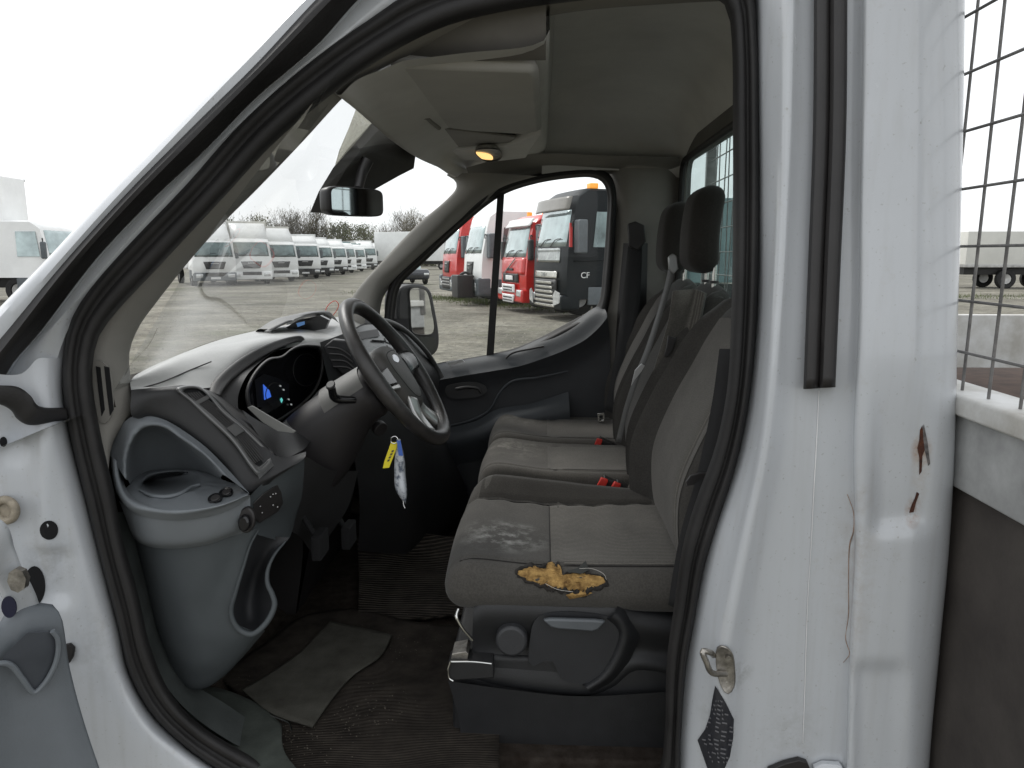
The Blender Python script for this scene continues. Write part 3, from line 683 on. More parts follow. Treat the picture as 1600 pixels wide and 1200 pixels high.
def mix(a, b, f): return [(x*(1-f)+X*f, y*(1-f)+Y*f) for (x, y), (X, Y) in zip(a, b)]
loft('door_seal', [near(SO, 1.300), near(mix(SO, SI, .05), 1.270), near(mix(SO, SI, .22), 1.256), near(mix(SO, SI, .40), 1.268), near(mix(SO, SI, .47), 1.272), near(mix(SO, SI, .56), 1.258), near(mix(SO, SI, .80), 1.262), near(mix(SO, SI, .96), 1.285), near(SI, 1.33)], rubber, nu=150, nv=3, closed=True, ang=0)

# ---- B pillar
ys = [-90, 100, 300, 500, 700, 850, 1000, 1150, 1290]
def vcol(xs, base): return [PY(x, y, yn(base, y)) for x, y in zip(xs, ys)]
bp = [vcol([1180, 1180, 1182, 1180, 1152, 1104, 1074, 1058, 1052], 1.30), vcol([1190, 1190, 1192, 1190, 1166, 1120, 1092, 1078, 1072], 1.262),
      vcol([1212, 1210, 1208, 1200, 1180, 1145, 1114, 1104, 1098], 1.232), vcol([1237, 1233, 1226, 1214, 1195, 1164, 1136, 1128, 1120], 1.207),
      vcol([1250, 1247, 1241, 1231, 1217, 1190, 1166, 1156, 1150], 1.226), vcol([1262, 1259, 1254, 1246, 1234, 1212, 1190, 1182, 1176], 1.232),
      vcol([1297, 1295, 1290, 1284, 1275, 1268, 1262, 1256, 1252], 1.232), vcol([1332, 1330, 1325, 1320, 1314, 1314, 1308, 1306, 1302], 1.230),
      vcol([1346, 1344, 1341, 1338, 1330, 1332, 1324, 1320, 1316], 1.218), vcol([1355, 1353, 1349, 1346, 1338, 1341, 1333, 1329, 1325], 1.190),
      vcol([1370, 1368, 1365, 1362, 1356, 1360, 1352, 1348, 1342], 1.188), vcol([1420, 1419, 1416, 1412, 1408, 1406, 1400, 1394, 1388], 1.184), vcol([1440, 1439, 1436, 1432, 1428, 1426, 1420, 1414, 1408], 1.182),
      vcol([1478, 1477, 1473, 1468, 1462, 1452, 1441, 1428, 1420], 1.186), vcol([1500, 1499, 1494, 1488, 1483, 1474, 1461, 1447, 1438], 1.196),
      vcol([1508, 1507, 1503, 1497, 1492, 1484, 1470, 1456, 1446], 1.215)]
bp.append([p+Vector((0.004, .03, 0)) for p in bp[-1]]); bp.append([p+Vector((-.02, .30, 0)) for p in bp[-2]])
def ss(a, b, x): t = max(0, min(1, (x-a)/(b-a))); return t*t*(3-2*t)
def dent(p):
    px, py = proj(p); d = 0
    # stepped pressings low on the pillar
    d += .014*ss(1352, 1384, px)*ss(1475, 1430, px)*ss(560, 720, py)*ss(848-.12*(px-1400), 808-.12*(px-1400), py)
    d += .016*ss(1330, 1348, px)*ss(1425, 1400, px)*ss(1028, 1050, py)*ss(1120, 1190, py+25*0)*0
    d += .010*ss(1322, 1350, px)*ss(1430, 1398, px)*ss(1024, 1060, py)
    d += .004*math.exp(-((px-1160)/30)**2-((py-1040)/60)**2)
    p.y += d; return p
bpil = loft('rear_door_pillar', bp, paint, nu=130, nv=5, fn=dent, ang=0)
# hanging rubber strip on the pillar
wl = [(1275, -60), (1273, 200), (1265, 420), (1258, 608)]; wr = [(1322, -60), (1320, 200), (1311, 420), (1303, 605)]
loft('loose_weatherstrip', [near(wl, 1.229), near(wl, 1.214), near(mix(wl, wr, .15), 1.209), near(mix(wl, wr, .45), 1.217), near(mix(wl, wr, .5), 1.222), near(mix(wl, wr, .56), 1.209), near(mix(wl, wr, .9), 1.207), near(wr, 1.214), near(wr, 1.229)], rubber2, nu=40, nv=2, thick=.002, off=1)
from mathutils.bvhtree import BVHTree
def bvh_of(o): return BVHTree.FromPolygons([v.co.copy() for v in o.data.vertices], [tuple(p.vertices) for p in o.data.polygons])
PB = bvh_of(bpil)
def onp(px, py, off=.0015, tree=None):
    loc, n, i, dd = (tree or PB).ray_cast(C0, ray(px, py).normalized())
    if loc is None: return PY(px, py, 1.2)
    if n.dot(ray(px, py)) > 0: n = -n
    return loc+n*off
crack = part('sealant_crack')
tube('sealant_line', [onp(x, y) for x, y in [(1279, 610), (1276, 680), (1271, 770), (1267, 850), (1262, 930), (1259, 1010), (1257, 1080), (1254, 1160)]], [.0007, .0011, .0006, .0011, .0007], whitem, crack, n=5, seg=60)
rl = mat('rusty_crack', (.33, .22, .16), .9, var=.3, vs=60)
tube('rust_line', [onp(x, y, .0006) for x, y in [(1324, 772), (1334, 800), (1334, 830), (1328, 850), (1326, 900), (1326, 960), (1322, 1000), (1328, 1020), (1318, 1035)]], [.0005, .0010, .0005, .0008, .0005], rl, crack, n=5, seg=60)
def scab(name, pts, m, jag=.0, par=None, o=.0012):
    P = []
    for i, (x, y) in enumerate(pts): P.append(onp(x, y, o))
    n = len(P); mx_ = sum(p[0] for p in pts)/n; my_ = sum(p[1] for p in pts)/n; V = list(P); Fc = []
    for q, f in enumerate((.8, .6, .4, .2)):
        V += [onp(mx_+(x-mx_)*f, my_+(y-my_)*f, o) for x, y in pts]
        Fc += [(q*n+i, q*n+(i+1) % n, (q+1)*n+(i+1) % n, (q+1)*n+i) for i in range(n)]
    Fc.append(tuple(range(4*n, 5*n)))
    return mesh_obj(name, V, Fc, m, par or VANR, smooth=False)
rs = part('rust_scratch')
scab('rust_patch', [(1437, 672), (1441, 664), (1443, 690), (1446, 700), (1441, 712), (1440, 736), (1436, 742), (1436, 715), (1433, 700), (1436, 688)], rust, par=rs)
scab('rust_patch', [(1443, 662), (1449, 690), (1453, 724), (1450, 728), (1445, 705), (1441, 675)], mat('bare_metal', (.16, .15, .15), .5, metal=.5, var=.4, vs=90), par=rs)
scab('rust_patch', [(1432, 768), (1436, 771), (1431, 785), (1427, 800), (1420, 801), (1424, 788), (1429, 778)], rust, par=rs)
# striker and information sticker
st = part('door_striker')
prism('striker_plate', [onp(x, y, .001)+Vector((0, -.006, 0)) for x, y in [(1120, 1007), (1133, 1006), (1142, 1014), (1147, 1040), (1146, 1068), (1138, 1079), (1131, 1076), (1122, 1055)]], (-.002, -.006, 0), steel, st, smooth_pts=24, bevel=.002)
b0 = onp(1120, 1022, .008); b1 = onp(1131, 1049, .008)
tube('striker_loop', [b0, PY(1108, 1019, b0.y-.028), PY(1098, 1018, b0.y-.034), PY(1104, 1035, b0.y-.036), PY(1112, 1051, b0.y-.03), b1], .0052, steel, st, n=10, seg=40)
prism('bolt', disc(onp(1134, 1024, .008), (-.3, -1, 0), .0055, 6), (0, -.004, 0), steel, st)
stk = scab('information_sticker', [(1120, 1070), (1133, 1095), (1144, 1122), (1143, 1150), (1138, 1180), (1130, 1200), (1122, 1215), (1108, 1200), (1092, 1155), (1104, 1138), (1112, 1115), (1116, 1090)], mat('sticker_black', (.025, .026, .032), .35, var=.1), o=.0042)
V, Fc = [], []; rs_ = random.Random(4)
for k in range(15):
    for q in range(5):
        t0 = (k+.8)/16; yy = 1086+t0*108; xl = 1122-24*min(1, t0*1.7)+max(0, t0-.6)*50; xr = 1128+15*min(1, t0*2.2)-max(0, t0-.55)*22
        a = xl+(xr-xl)*(q+.15+.2*rs_.random())/5; b = a+(xr-xl)/5*rs_.uniform(.3, .75)
        if rs_.random() < .2 or xr-xl < 8: continue
        i0 = len(V); V += [onp(a, yy, .0056), onp(b, yy+1.5, .0056), onp(b, yy+4, .0056), onp(a, yy+2.5, .0056)]; Fc.append((i0, i0+1, i0+2, i0+3))
mesh_obj('sticker_print', V, Fc, mat('sticker_print', (.13, .13, .14), .5), stk, smooth=False).location = (0, 0, 0)

# ---- hinge side painted panel and its fittings
ca = [(-110, 560), (-110, 800), (-110, 1000), (-110, 1300)]
cb = [(30, 585), (38, 720), (48, 860), (80, 1010), (110, 1120), (170, 1300)]
cc = [(60, 560), (78, 650), (102, 780), (128, 900), (165, 1040), (225, 1150), (330, 1290)]
ccd = [(80, 560), (92, 650), (118, 780), (145, 890), (172, 985), (192, 1055), (238, 1135), (290, 1180), (420, 1275)]
so_l = [(98, 560), (97, 606), (107, 675), (135, 790), (160, 890), (185, 985), (200, 1050), (235, 1115), (280, 1160), (330, 1197), (440, 1265)]
def hb(p):
    px, py = proj(p)
    p.y += -.010*math.exp(-((px-75)/16)**2)*ss(640, 720, py)*ss(950, 860, py)+.016*math.exp(-((px-18)/26)**2-((py-690)/34)**2)+.014*ss(34, 74, px)*ss(128, 88, px)*ss(850, 870, py)*ss(960, 925, py)
    return p
hinge = loft('hinge_pillar', [near(ca, 1.16), near(cb, 1.225), near(cc, 1.245), near(ccd, 1.262), near(so_l, 1.287), near(so_l, 1.35)], paint, nu=90, nv=8, fn=hb, ang=0)
HB = bvh_of(hinge)
def hp(x, y, o=.0015): return onp(x, y, o, HB)
def hole(nm, x, y, rx, ry, m, o=.0015):
    P = [hp(x+rx*math.cos(a*.2618), y+ry*math.sin(a*.2618), o) for a in range(24)]
    return mesh_obj(nm, P, [tuple(range(24))], m, VANR, smooth=False)
deep = mat('hole_dark', (.004, .004, .005), .9)
hole('panel_hole', 77, 828, 14, 15, deep); hole('panel_hole', 54, 915, 17, 31, deep); hole('panel_hole', 5, 690, 6, 8, deep)
beige = mat('beige_grommet', (.30, .26, .20), .6, var=.2, vs=80)
gp = hp(17, 794, 0); nrm = Vector((-.05, -1, .05))
g = part('rubber_grommet'); tube('grommet_ring', [p for p in disc(gp+nrm*.012, nrm, .019, 14)], .0075, beige, g, closed=True, seg=40); prism('grommet_centre', disc(gp+nrm*.004, nrm, .017, 24), nrm*.008, beige, g)
prism('trim_clip', [hp(*q) for q in [(103, 1005), (112, 1003), (119, 1010), (117, 1024), (111, 1034), (105, 1030), (108, 1018)]], (0, -.008, 0), rubber, bevel=.001)
hg = part('door_check')
loft('check_cover', [c3([(-60, 600, 1.175), (0, 603, 1.19), (28, 606, 1.205), (47, 618, 1.21), (60, 634, 1.22), (104, 637, 1.275)]), c3([(-60, 600, 1.16), (0, 603, 1.178), (28, 606, 1.19), (48, 620, 1.198), (60, 638, 1.205), (104, 641, 1.262)]),
                    c3([(-60, 622, 1.16), (0, 628, 1.178), (18, 636, 1.188), (28, 648, 1.196), (44, 661, 1.205), (106, 652, 1.262)]), c3([(-60, 628, 1.19), (0, 632, 1.2), (18, 642, 1.21), (26, 654, 1.215), (44, 664, 1.225), (106, 656, 1.28)])], rubber, hg, nu=40, nv=4)
# lower sill plastic inside the opening
loft('sill_trim', [near([(178, 800), (205, 910), (230, 1000), (262, 1075), (310, 1125), (400, 1180), (520, 1225), (760, 1245)], 1.32), c3([(200, 800, 1.38), (225, 900, 1.38), (255, 1010, 1.38), (292, 1062, 1.40), (345, 1095, 1.42), (430, 1150, 1.42), (540, 1200, 1.42), (760, 1225, 1.42)])], sillm, nu=60, nv=6)

# ---- open driver door, bottom left
dd = part('driver_door')
dpl = mat('door_plastic', (.14, .155, .17), .5, var=.06, bump=.3, bs=900, spec=.4)
loft('inner_panel', [c3([(-120, 960, .96), (-20, 985, 1.03), (8, 972, 1.05), (22, 957, 1.062), (48, 951, 1.08), (76, 951, 1.10)]), c3([(-120, 985, .955), (-20, 1000, 1.02), (14, 985, 1.045), (30, 965, 1.055), (52, 960, 1.072), (90, 966, 1.10)]),
                    c3([(-120, 1040, .95), (-40, 1040, 1.0), (10, 1050, 1.04), (45, 1060, 1.06), (80, 1050, 1.08), (103, 1040, 1.10)]), c3([(-120, 1130, .95), (-40, 1130, 1.0), (20, 1130, 1.04), (60, 1130, 1.06), (100, 1130, 1.08), (128, 1130, 1.10)]),
                    c3([(-120, 1290, .95), (-40, 1290, 1.0), (40, 1290, 1.04), (90, 1290, 1.06), (150, 1290, 1.08), (188, 1290, 1.10)])], dpl, dd, nu=50, nv=8, thick=.012, ang=0)
pk = prism('door_pocket', [PY(x, y, 1.030+(x-30)*.0006) for x, y in [(2, 1040), (12, 1020), (45, 988), (78, 985), (88, 992), (88, 1022), (78, 1048), (60, 1078), (52, 1080), (30, 1052), (16, 1036)]], (-.001, -.004, 0), mat('pocket_dark', (.05, .056, .066), .6), dd)
tube('pocket_rim', [PY(x, y, 1.024+(x-30)*.0006) for x, y in [(-60, 1048), (-20, 1042), (5, 1036), (18, 1040), (36, 1062), (54, 1082), (68, 1070), (84, 1044), (91, 1020), (90, 996), (82, 986)]], .0045, dpl, dd, n=8, seg=60)
prism('speaker_cover', disc(PY(22, 1195, 1.04), (.5, -1, 0), .030, 32), (0, -.006, 0), dashd, dd)
dp = loft('door_edge', [c3([(-80, 790, 1.0), (0, 812, 1.03), (14, 850, 1.045), (34, 888, 1.06), (50, 925, 1.08), (60, 960, 1.10)]), c3([(-110, 800, .98), (-30, 870, 1.0), (-10, 905, 1.03), (5, 940, 1.04), (15, 960, 1.05), (30, 985, 1.07)])], paint, dd, nu=40, nv=6, thick=.01, ang=0)
prism('hinge_bolt', disc(PY(33, 903, 1.035), (.4, -1, 0), .0125, 8, ry=.02), (0, -.01, 0), steel, dd); prism('edge_hole', disc(PY(15, 948, 1.035), (.4, -1, 0), .010, 20, ry=.018), (0, -.002, 0), mat('hole_blue', (.008, .009, .03), .5), dd)

# ---- interior pillar and header trim on the near side
T4 = [(170, 745), (157, 690), (140, 600), (140, 560), (148, 522), (172, 482), (240, 404), (340, 296), (420, 212), (546, 109), (612, 66), (692, 28), (781, 6), (900, -12), (1060, -26), (1140, -30)]
T5 = [(170, 715), (180, 685), (206, 642), (202, 598), (200, 550), (215, 510), (240, 475), (300, 400), (350, 345), (400, 295), (470, 222), (537, 150), (566, 125), (603, 103), (681, 69), (775, 41), (900, 17), (1060, 4), (1145, 0)]
loft('pillar_trim', [near(T4, 1.315), near(mix([tuple(proj(p)) for p in cr(near(T4, 1.33), 40)], [tuple(proj(p)) for p in cr(near(T5, 1.33), 40)], .4), 1.325), near(T5, 1.375), near(T5, 1.42)], trim, nu=80, nv=4, ang=0)
vt = part('pillar_vent')
def yv(x, y, o=0): return PY(x, y, 1.318-o)
prism('vent_frame', [yv(x, y) for x, y in [(146, 572), (152, 562), (166, 568), (174, 585), (178, 620), (176, 648), (164, 662), (156, 655)]], (0, -.004, 0), trim, vt, smooth_pts=30)
for xa, xb in ((150, 157), (163, 171)): prism('vent_slot', [yv(x, y, .0045) for x, y in [(xa, 572), (xb, 574), (xb+7, 640), (xa+9, 650), (xa+4, 610)]], (0, -.001, 0), deep, vt)

# ---- windscreen
ws_base = [(-.80, 1.30, 1.50), (-.82, 1.42, 1.50), (-.90, 1.75, 1.505), (-.93, 2.1, 1.51), (-.90, 2.45, 1.51), (-.82, 2.78, 1.51), (-.79, 2.88, 1.51)]
ws_top = [(a+.03, b, c+.045) for a, b, c in [(-.36, 1.30, 2.04), (-.385, 1.42, 2.035), (-.42, 1.75, 2.04), (-.435, 2.1, 2.045), (-.42, 2.45, 2.04), (-.365, 2.76, 2.02), (-.34, 2.86, 2.01)]]
wsm = glass_mat('windscreen_glass', (.98, .99, .985), haze=.03, ior=1.25)
ws = loft('windscreen', [ws_base, [(a[0]*.5+b[0]*.5-.015, a[1]*.5+b[1]*.5, a[2]*.5+b[2]*.5+.012) for a, b in zip(ws_base, ws_top)], ws_top], wsm, nu=40, nv=8, thick=0, ang=0)
# far front pillar
fl = [(530, 500, 2.86), (560, 452, 2.85), (600, 407, 2.83), (655, 350, 2.80), (700, 311, 2.77), (715, 293, 2.76), (714, 282, 2.76), (700, 272, 2.74)]
fr = [(590, 520, 2.93), (600, 462, 2.93), (622, 438, 2.93), (655, 404, 2.92), (712, 350, 2.9), (752, 312, 2.88), (790, 290, 2.87), (840, 275, 2.86)]
fm = [(570, 508, 2.84), (590, 445, 2.84), (622, 414, 2.82), (665, 372, 2.80), (714, 322, 2.77), (738, 300, 2.76), (748, 285, 2.75), (745, 270, 2.74)]
loft('far_front_pillar', [[p+Vector((-.01, .04, 0)) for p in c3(fl)], c3(fl), c3(fm), c3(fr)], trim, nu=50, nv=6, ang=0)

# ---- roof lining
def hdr(u): return None
H0 = [(530, 152, 1.38), (556, 172, 1.52), (582, 194, 1.72), (612, 220, 1.95), (650, 247, 2.25), (688, 265, 2.52), (712, 279, 2.75), (730, 282, 2.84)]
H1 = [(556, 126, 1.38), (572, 152, 1.52), (594, 180, 1.72), (628, 216, 1.95), (664, 240, 2.25), (700, 257, 2.52), (728, 268, 2.75), (745, 268, 2.86)]
ZS = 2.115
def onz(x, y, z=ZS): return PZ(x, y, z)
def lin(a, b, n): return [a+(b-a)*i/(n-1) for i in range(n)]
yy = [1.40, 1.52, 1.75, 2.0, 2.25, 2.5, 2.75, 3.0]
ROOF = part('roof_lining')
S1 = [Vector((-.26, y, 2.10)) for y in yy]; S2 = [Vector((-.02, y, 2.125)) for y in yy]; S3 = [Vector((.0, y, 2.13)) for y in yy]
loft('front_header', [[p+Vector((-.03, 0, .03)) for p in c3(H0)], c3(H0), [p+Vector((0, 0, -.004)) for p in c3(mix3(H0, H1, .6))] if False else c3(H0), c3(H1), [Vector((-.30, y, 2.085)) for y in yy], S1], liner2, ROOF, nu=50, nv=3, ang=0)
loft('overhead_shelf', [S1, [Vector((-.15, y, 2.112)) for y in yy], S2, [Vector((.004, y, 2.14)) for y in yy], [Vector((.006, y, 2.2)) for y in yy], [Vector((.02, y, 2.30)) for y in yy]], liner2, ROOF, nu=50, nv=4, ang=0)
# moulded main lining behind the shelf, coved to side and rear
rows = []
for X, dz, f in ((-.012, .0, 0), (.12, .012, 0), (.28, .012, 0), (.40, .0, .1), (.48, -.03, .35), (.515, -.08, .7), (.53, -.15, 1)):
    r_ = []
    for Yv, zv in ((1.34, 2.20), (1.40, 2.245), (1.55, 2.28), (1.8, 2.295), (2.1, 2.30), (2.45, 2.285), (2.68, 2.24), (2.82, 2.16), (2.90, 2.06)):
        z = zv+dz if f == 0 else (zv+dz)*(1-f*.6)+2.13*(f*.6)+0
        if f == 1: z = min(z, 2.125)
        r_.append(Vector((X, Yv, min(z, zv+.02))))
    rows.append(r_)
loft('main_lining', rows, liner, ROOF, nu=50, nv=5, ang=0)
loft('far_header', [c3([(728, 262, 2.74), (790, 246, 2.77), (850, 240, 2.79), (950, 243, 2.8), (1062, 246, 2.8)]), c3([(738, 282, 2.83), (790, 267, 2.86), (850, 258, 2.875), (950, 261, 2.88), (1062, 266, 2.885)]), c3([(765, 300, 2.88), (810, 272, 2.90), (870, 264, 2.92), (950, 266, 2.93), (1062, 285, 2.93)]), c3([(750, 322, 2.9), (800, 288, 2.92), (870, 272, 2.94), (955, 272, 2.94), (1062, 300, 2.94)])], trim, ROOF, nu=40, nv=4, ang=0)
# sun visor plate, recess, map light
vz = 2.098
vis = [onz(x, y, vz) for x, y in [(606, 104), (837, 112), (842, 122), (846, 206), (838, 212), (706, 204), (662, 186)]]
prism('sun_visor', vis, (0, 0, .03), mat('visor_vinyl', (.50, .492, .47), .75, var=.05, bump=.4, bs=700, spec=.2), ROOF, bevel=.014)
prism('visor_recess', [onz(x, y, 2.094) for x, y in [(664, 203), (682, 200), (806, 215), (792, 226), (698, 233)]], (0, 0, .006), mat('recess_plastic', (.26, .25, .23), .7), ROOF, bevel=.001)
for a in (0,): tube('visor_pivot', [onz(x, y, 2.09) for x, y in [(660, 184), (665, 183), (674, 190), (686, 200)]], .006, trim, ROOF, n=8, seg=16)
prism('lamp_console', [onz(x, y, 2.085) for x, y in [(700, 236), (792, 228), (830, 214), (846, 212), (822, 247), (780, 252), (714, 250)]], (0, 0, .03), liner2, ROOF, bevel=.006)
ml = part('map_light')
lz = 2.078
prism('lamp_body', [onz(x, y, lz) for x, y in [(743, 236), (752, 232), (772, 232), (782, 238), (783, 246), (775, 251), (762, 252), (750, 246)]], (0, 0, .012), mat('lamp_clear', (.30, .29, .26), .25, var=.3, vs=60), ml, smooth_pts=30, bevel=.002)
prism('lamp_bulb', [onz(x, y, lz-.003) for x, y in [(744, 239), (756, 240), (766, 243), (768, 250), (756, 249), (748, 245)]], (0, 0, .004), mat('warm_lamp', (.9, .55, .2), .4, emit=(1, .62, .22), es=.9), ml, smooth_pts=20)
tube('lamp_bezel', [onz(x, y, lz-.002) for x, y in [(743, 236), (752, 232), (772, 232), (782, 238), (783, 246), (775, 251), (762, 252), (750, 246)]], .0022, rubber2, ml, closed=True, n=6, seg=40)

loft('shelf_side', [[Vector((x, 1.30, 2.31)) for x in (-.40, -.2, 0)], [Vector((x, 1.36, 2.22)) for x in (-.40, -.2, 0)], [Vector((x, 1.43, 2.125)) for x in (-.40, -.2, 0)], [Vector((x, 1.46, 2.113)) for x in (-.40, -.2, 0)]], mat('shelf_shadow_liner', (.16, .152, .14), .9), ROOF, nu=30, nv=3, ang=0)  # dark colour stands in for the shade inside the open shelf
# outer skin of the roof and the side above the doors
loft('roof_skin', [[Vector((x, y, z)) for x, z in ((-.38, 2.13), (-.2, 2.25), (.0, 2.34), (.3, 2.38), (.58, 2.36), (.64, 2.25))] if 1.38 < y < 2.95 else [Vector((x, y, z-.06)) for x, z in ((-.36, 2.16), (-.2, 2.23), (.0, 2.30), (.3, 2.34), (.58, 2.32), (.64, 2.25))] for y in (1.37, 1.42, 1.8, 2.3, 2.85, 2.99)], paint, nu=30, nv=4, ang=0)
# ---- rear wall with window
RX = .515
WO = [Vector((RX, y, z)) for y, z in [(1.28, 1.0), (2.93, 1.0), (2.93, 2.16), (1.28, 2.16)]]
def rr(y0, y1, z0, z1, r, X, n=5):
    P = []
    for cyy, cz, a0 in ((y1-r, z1-r, 0), (y0+r, z1-r, 90), (y0+r, z0+r, 180), (y1-r, z0+r, 270)):
        for k in range(n+1): a = R(a0+90*k/n); P.append(Vector((X, cyy+r*math.cos(a), cz+r*math.sin(a))))
    return P
prism('rear_bulkhead', WO, (.03, 0, 0), mat('bulkhead', (.13, .125, .115), .8, var=.1), holes=[rr(1.5, 2.84, 1.44, 2.095, .05, RX)])
rwm = glass_mat('rear_glass', (.72, .84, .82), haze=.14, hazecol=(.55, .68, .66), ior=1.2)
rw = part('rear_window')
_q = rr(1.5, 2.84, 1.44, 2.095, .05, RX+.012); mesh_obj('pane', _q, [tuple(range(len(_q)))], rwm, rw, smooth=False)
sp = rr(1.5, 2.84, 1.44, 2.095, .05, RX-.004); tube('window_rubber', sp, .011, rubber, rw, closed=True, n=8, seg=160)
prism('rear_panel_lower', [Vector((.60, y, z)) for y, z in [(1.28, .6), (2.93, .6), (2.93, 1.44), (1.28, 1.44)]], (.03, 0, 0), black2)

# ---- far B post trim
loft('far_post_trim', [c3([(945, 256, 2.97), (952, 300, 2.965), (955, 450, 2.93), (944, 490, 2.93), (935, 700, 2.93)]), c3([(975, 262, 2.88), (980, 300, 2.89), (975, 480, 2.9), (965, 700, 2.9)]), c3([(1010, 262, 2.87), (1012, 300, 2.88), (1008, 480, 2.89), (1000, 700, 2.89)]), c3([(1046, 262, 2.885), (1050, 300, 2.89), (1046, 480, 2.9), (1040, 700, 2.9)]), c3([(1058, 255, 2.90), (1062, 300, 2.91), (1062, 480, 2.93), (1060, 700, 2.93)])], trim, nu=30, nv=5, ang=0)

# ---- passenger door
pd = part('passenger_door')
YD = 2.93
gin = [(640, 573), (618, 556), (616, 520), (618, 480), (626, 446), (664, 408), (712, 362), (760, 321), (790, 302), (835, 287), (890, 278), (925, 277), (941, 284), (949, 302), (948, 350), (943, 420), (937, 470), (929, 483), (905, 496), (880, 509), (850, 525), (806, 544), (770, 553), (700, 565)]
gout = [(640, 596), (604, 575), (600, 520), (603, 470), (612, 438), (652, 398), (700, 352), (748, 310), (782, 289), (830, 274), (888, 265), (930, 264), (952, 272), (962, 294), (962, 350), (958, 420), (952, 472), (945, 495), (912, 512), (885, 525), (855, 540), (810, 560), (770, 568), (700, 580)]
def d3(pts, Y): return [PY(x, y, Y) for x, y in pts]
loft('window_frame', [d3(gout, YD-.02), d3(mix(gout, gin, .25), YD-.035), d3(mix(gout, gin, .6), YD-.03), d3(mix(gout, gin, .8), YD-.005), d3(gin, YD), d3(gin, YD+.06)], rubber, pd, nu=150, nv=2, closed=True, ang=0)
dg_ = glass_mat('door_glass', (.98, .99, .985), haze=.012, ior=1.18)
gp_ = cr(d3(mix(gin, gout, .3), YD+.03), 60, True); mesh_obj('window_glass', gp_, [tuple(range(60))], dg_, pd, smooth=False)
prism('divider_bar', [PY(x, y, YD+.0) for x, y in [(777, 303), (788, 298), (771, 556), (760, 556)]], (0, .02, 0), rubber, pd, bevel=.003)
# moulded door card
ft = [(600, 585), (640, 580), (679, 570), (720, 563), (765, 555), (806, 546), (840, 531), (868, 520), (902, 500), (923, 484), (934, 479), (944, 480)]
fb = [(600, 600), (640, 596), (684, 590), (725, 583), (770, 576), (812, 568), (850, 555), (880, 543), (912, 527), (930, 512), (941, 500), (948, 490)]
fc = [(600, 625), (640, 622), (690, 616), (730, 608), (772, 600), (815, 594), (855, 585), (885, 575), (915, 560), (935, 545), (946, 535), (953, 530)]
fd = [(600, 700), (640, 700), (690, 690), (730, 680), (772, 668), (815, 655), (855, 648), (885, 640), (915, 630), (935, 622), (946, 615), (953, 610)]
fe = [(600, 860), (640, 860), (690, 860), (730, 860), (772, 860), (815, 860), (855, 860), (885, 860), (915, 860), (935, 860), (946, 860), (953, 860)]
card = mat('door_card', (.050, .055, .061), .55, var=.08, bump=.3, bs=900, spec=.4); cardd = mat('door_card_dark', (.032, .033, .036), .6, var=.1, bump=.3, bs=900, spec=.3)
loft('sill_ledge', [d3(ft, YD-.005), d3(mix(ft, fb, .3), YD-.04), d3(fb, YD-.075), d3(mix(fb, fc, .15), YD-.085)], card, pd, nu=90, nv=3, ang=0)
loft('door_card', [d3(mix(fb, fc, .15), YD-.085), d3(mix(fb, fc, .6), YD-.07), d3(fc, YD-.06), d3(fd, YD-.085), d3(fe, YD-.09)], cardd, pd, nu=90, nv=6, ang=0)
# armrest sweep, pull handle recess, small chrome release
tube('armrest_edge', [PY(x, y, YD-.10) for x, y in [(690, 668), (740, 655), (765, 640), (782, 612), (800, 596), (840, 590), (888, 580)]], [.003, .005, .005, .005, .003], card, pd, n=10, seg=50)
loft('armrest', [c3([(688, 672, YD-.1), (745, 657, YD-.11), (775, 640, YD-.11), (830, 630, YD-.11), (888, 612, YD-.11)]), c3([(688, 690, YD-.16), (745, 676, YD-.19), (780, 662, YD-.19), (835, 650, YD-.18), (890, 640, YD-.16)]), c3([(688, 730, YD-.1), (745, 720, YD-.1), (780, 715, YD-.1), (840, 700, YD-.1), (892, 690, YD-.1)])], card, pd, nu=40, nv=5, ang=0)
hd_ = prism('handle_recess', d3([(697, 604), (712, 599), (742, 597), (757, 602), (762, 609), (752, 618), (728, 622), (704, 621), (696, 614)], YD-.098), (0, -.004, 0), black2, pd, smooth_pts=30)
tube('release_lever', d3([(712, 608), (730, 605), (748, 608), (752, 614)], YD-.112), .006, rubber2, pd, n=8, seg=20)
prism('switch_plate', d3([(698, 566), (722, 561), (726, 565), (702, 571)], YD-.05), (0, -.006, 0), silver, pd)
tube('door_pull', d3([(790, 560), (800, 552), (830, 545), (850, 541)], YD-.06), .004, rubber2, pd, n=8, seg=20)

# ---- passenger side mirror
sm = part('side_mirror')
mn_ = Vector((.80, -.60, .02)).normalized(); man = PY(682, 500, 3.20)
prism('mirror_shell', [PP(x, y, man, mn_) for x, y in [(622, 470), (626, 452), (640, 445), (664, 446), (674, 455), (680, 480), (686, 515), (687, 535), (684, 548), (672, 558), (645, 560), (630, 552), (624, 520)]], -mn_*.09, black2, sm, smooth_pts=50, bevel=.010)
mpx = [(641, 452), (662, 451), (669, 458), (675, 485), (679, 512), (676, 521), (650, 522), (644, 518), (641, 480)]
mp_ = [PP(x, y, man+mn_*.004, mn_) for x, y in mpx]; mesh_obj('mirror_glass', cr(mp_, 40, True), [tuple(range(40))], mirror, sm, smooth=False)
tube('mirror_bezel', mp_, .0028, rubber2, sm, closed=True, n=6, seg=50)
prism('lower_mirror', [PP(x, y, man+mn_*.003, mn_) for x, y in [(646, 527), (678, 526), (681, 545), (668, 553), (650, 551)]], mn_*.002, mat('grime_glass', (.05, .055, .05), .25), sm)
box('mirror_arm', PY(622, 548, 3.02), PY(636, 530, 3.24), black2, sm, r=.01)

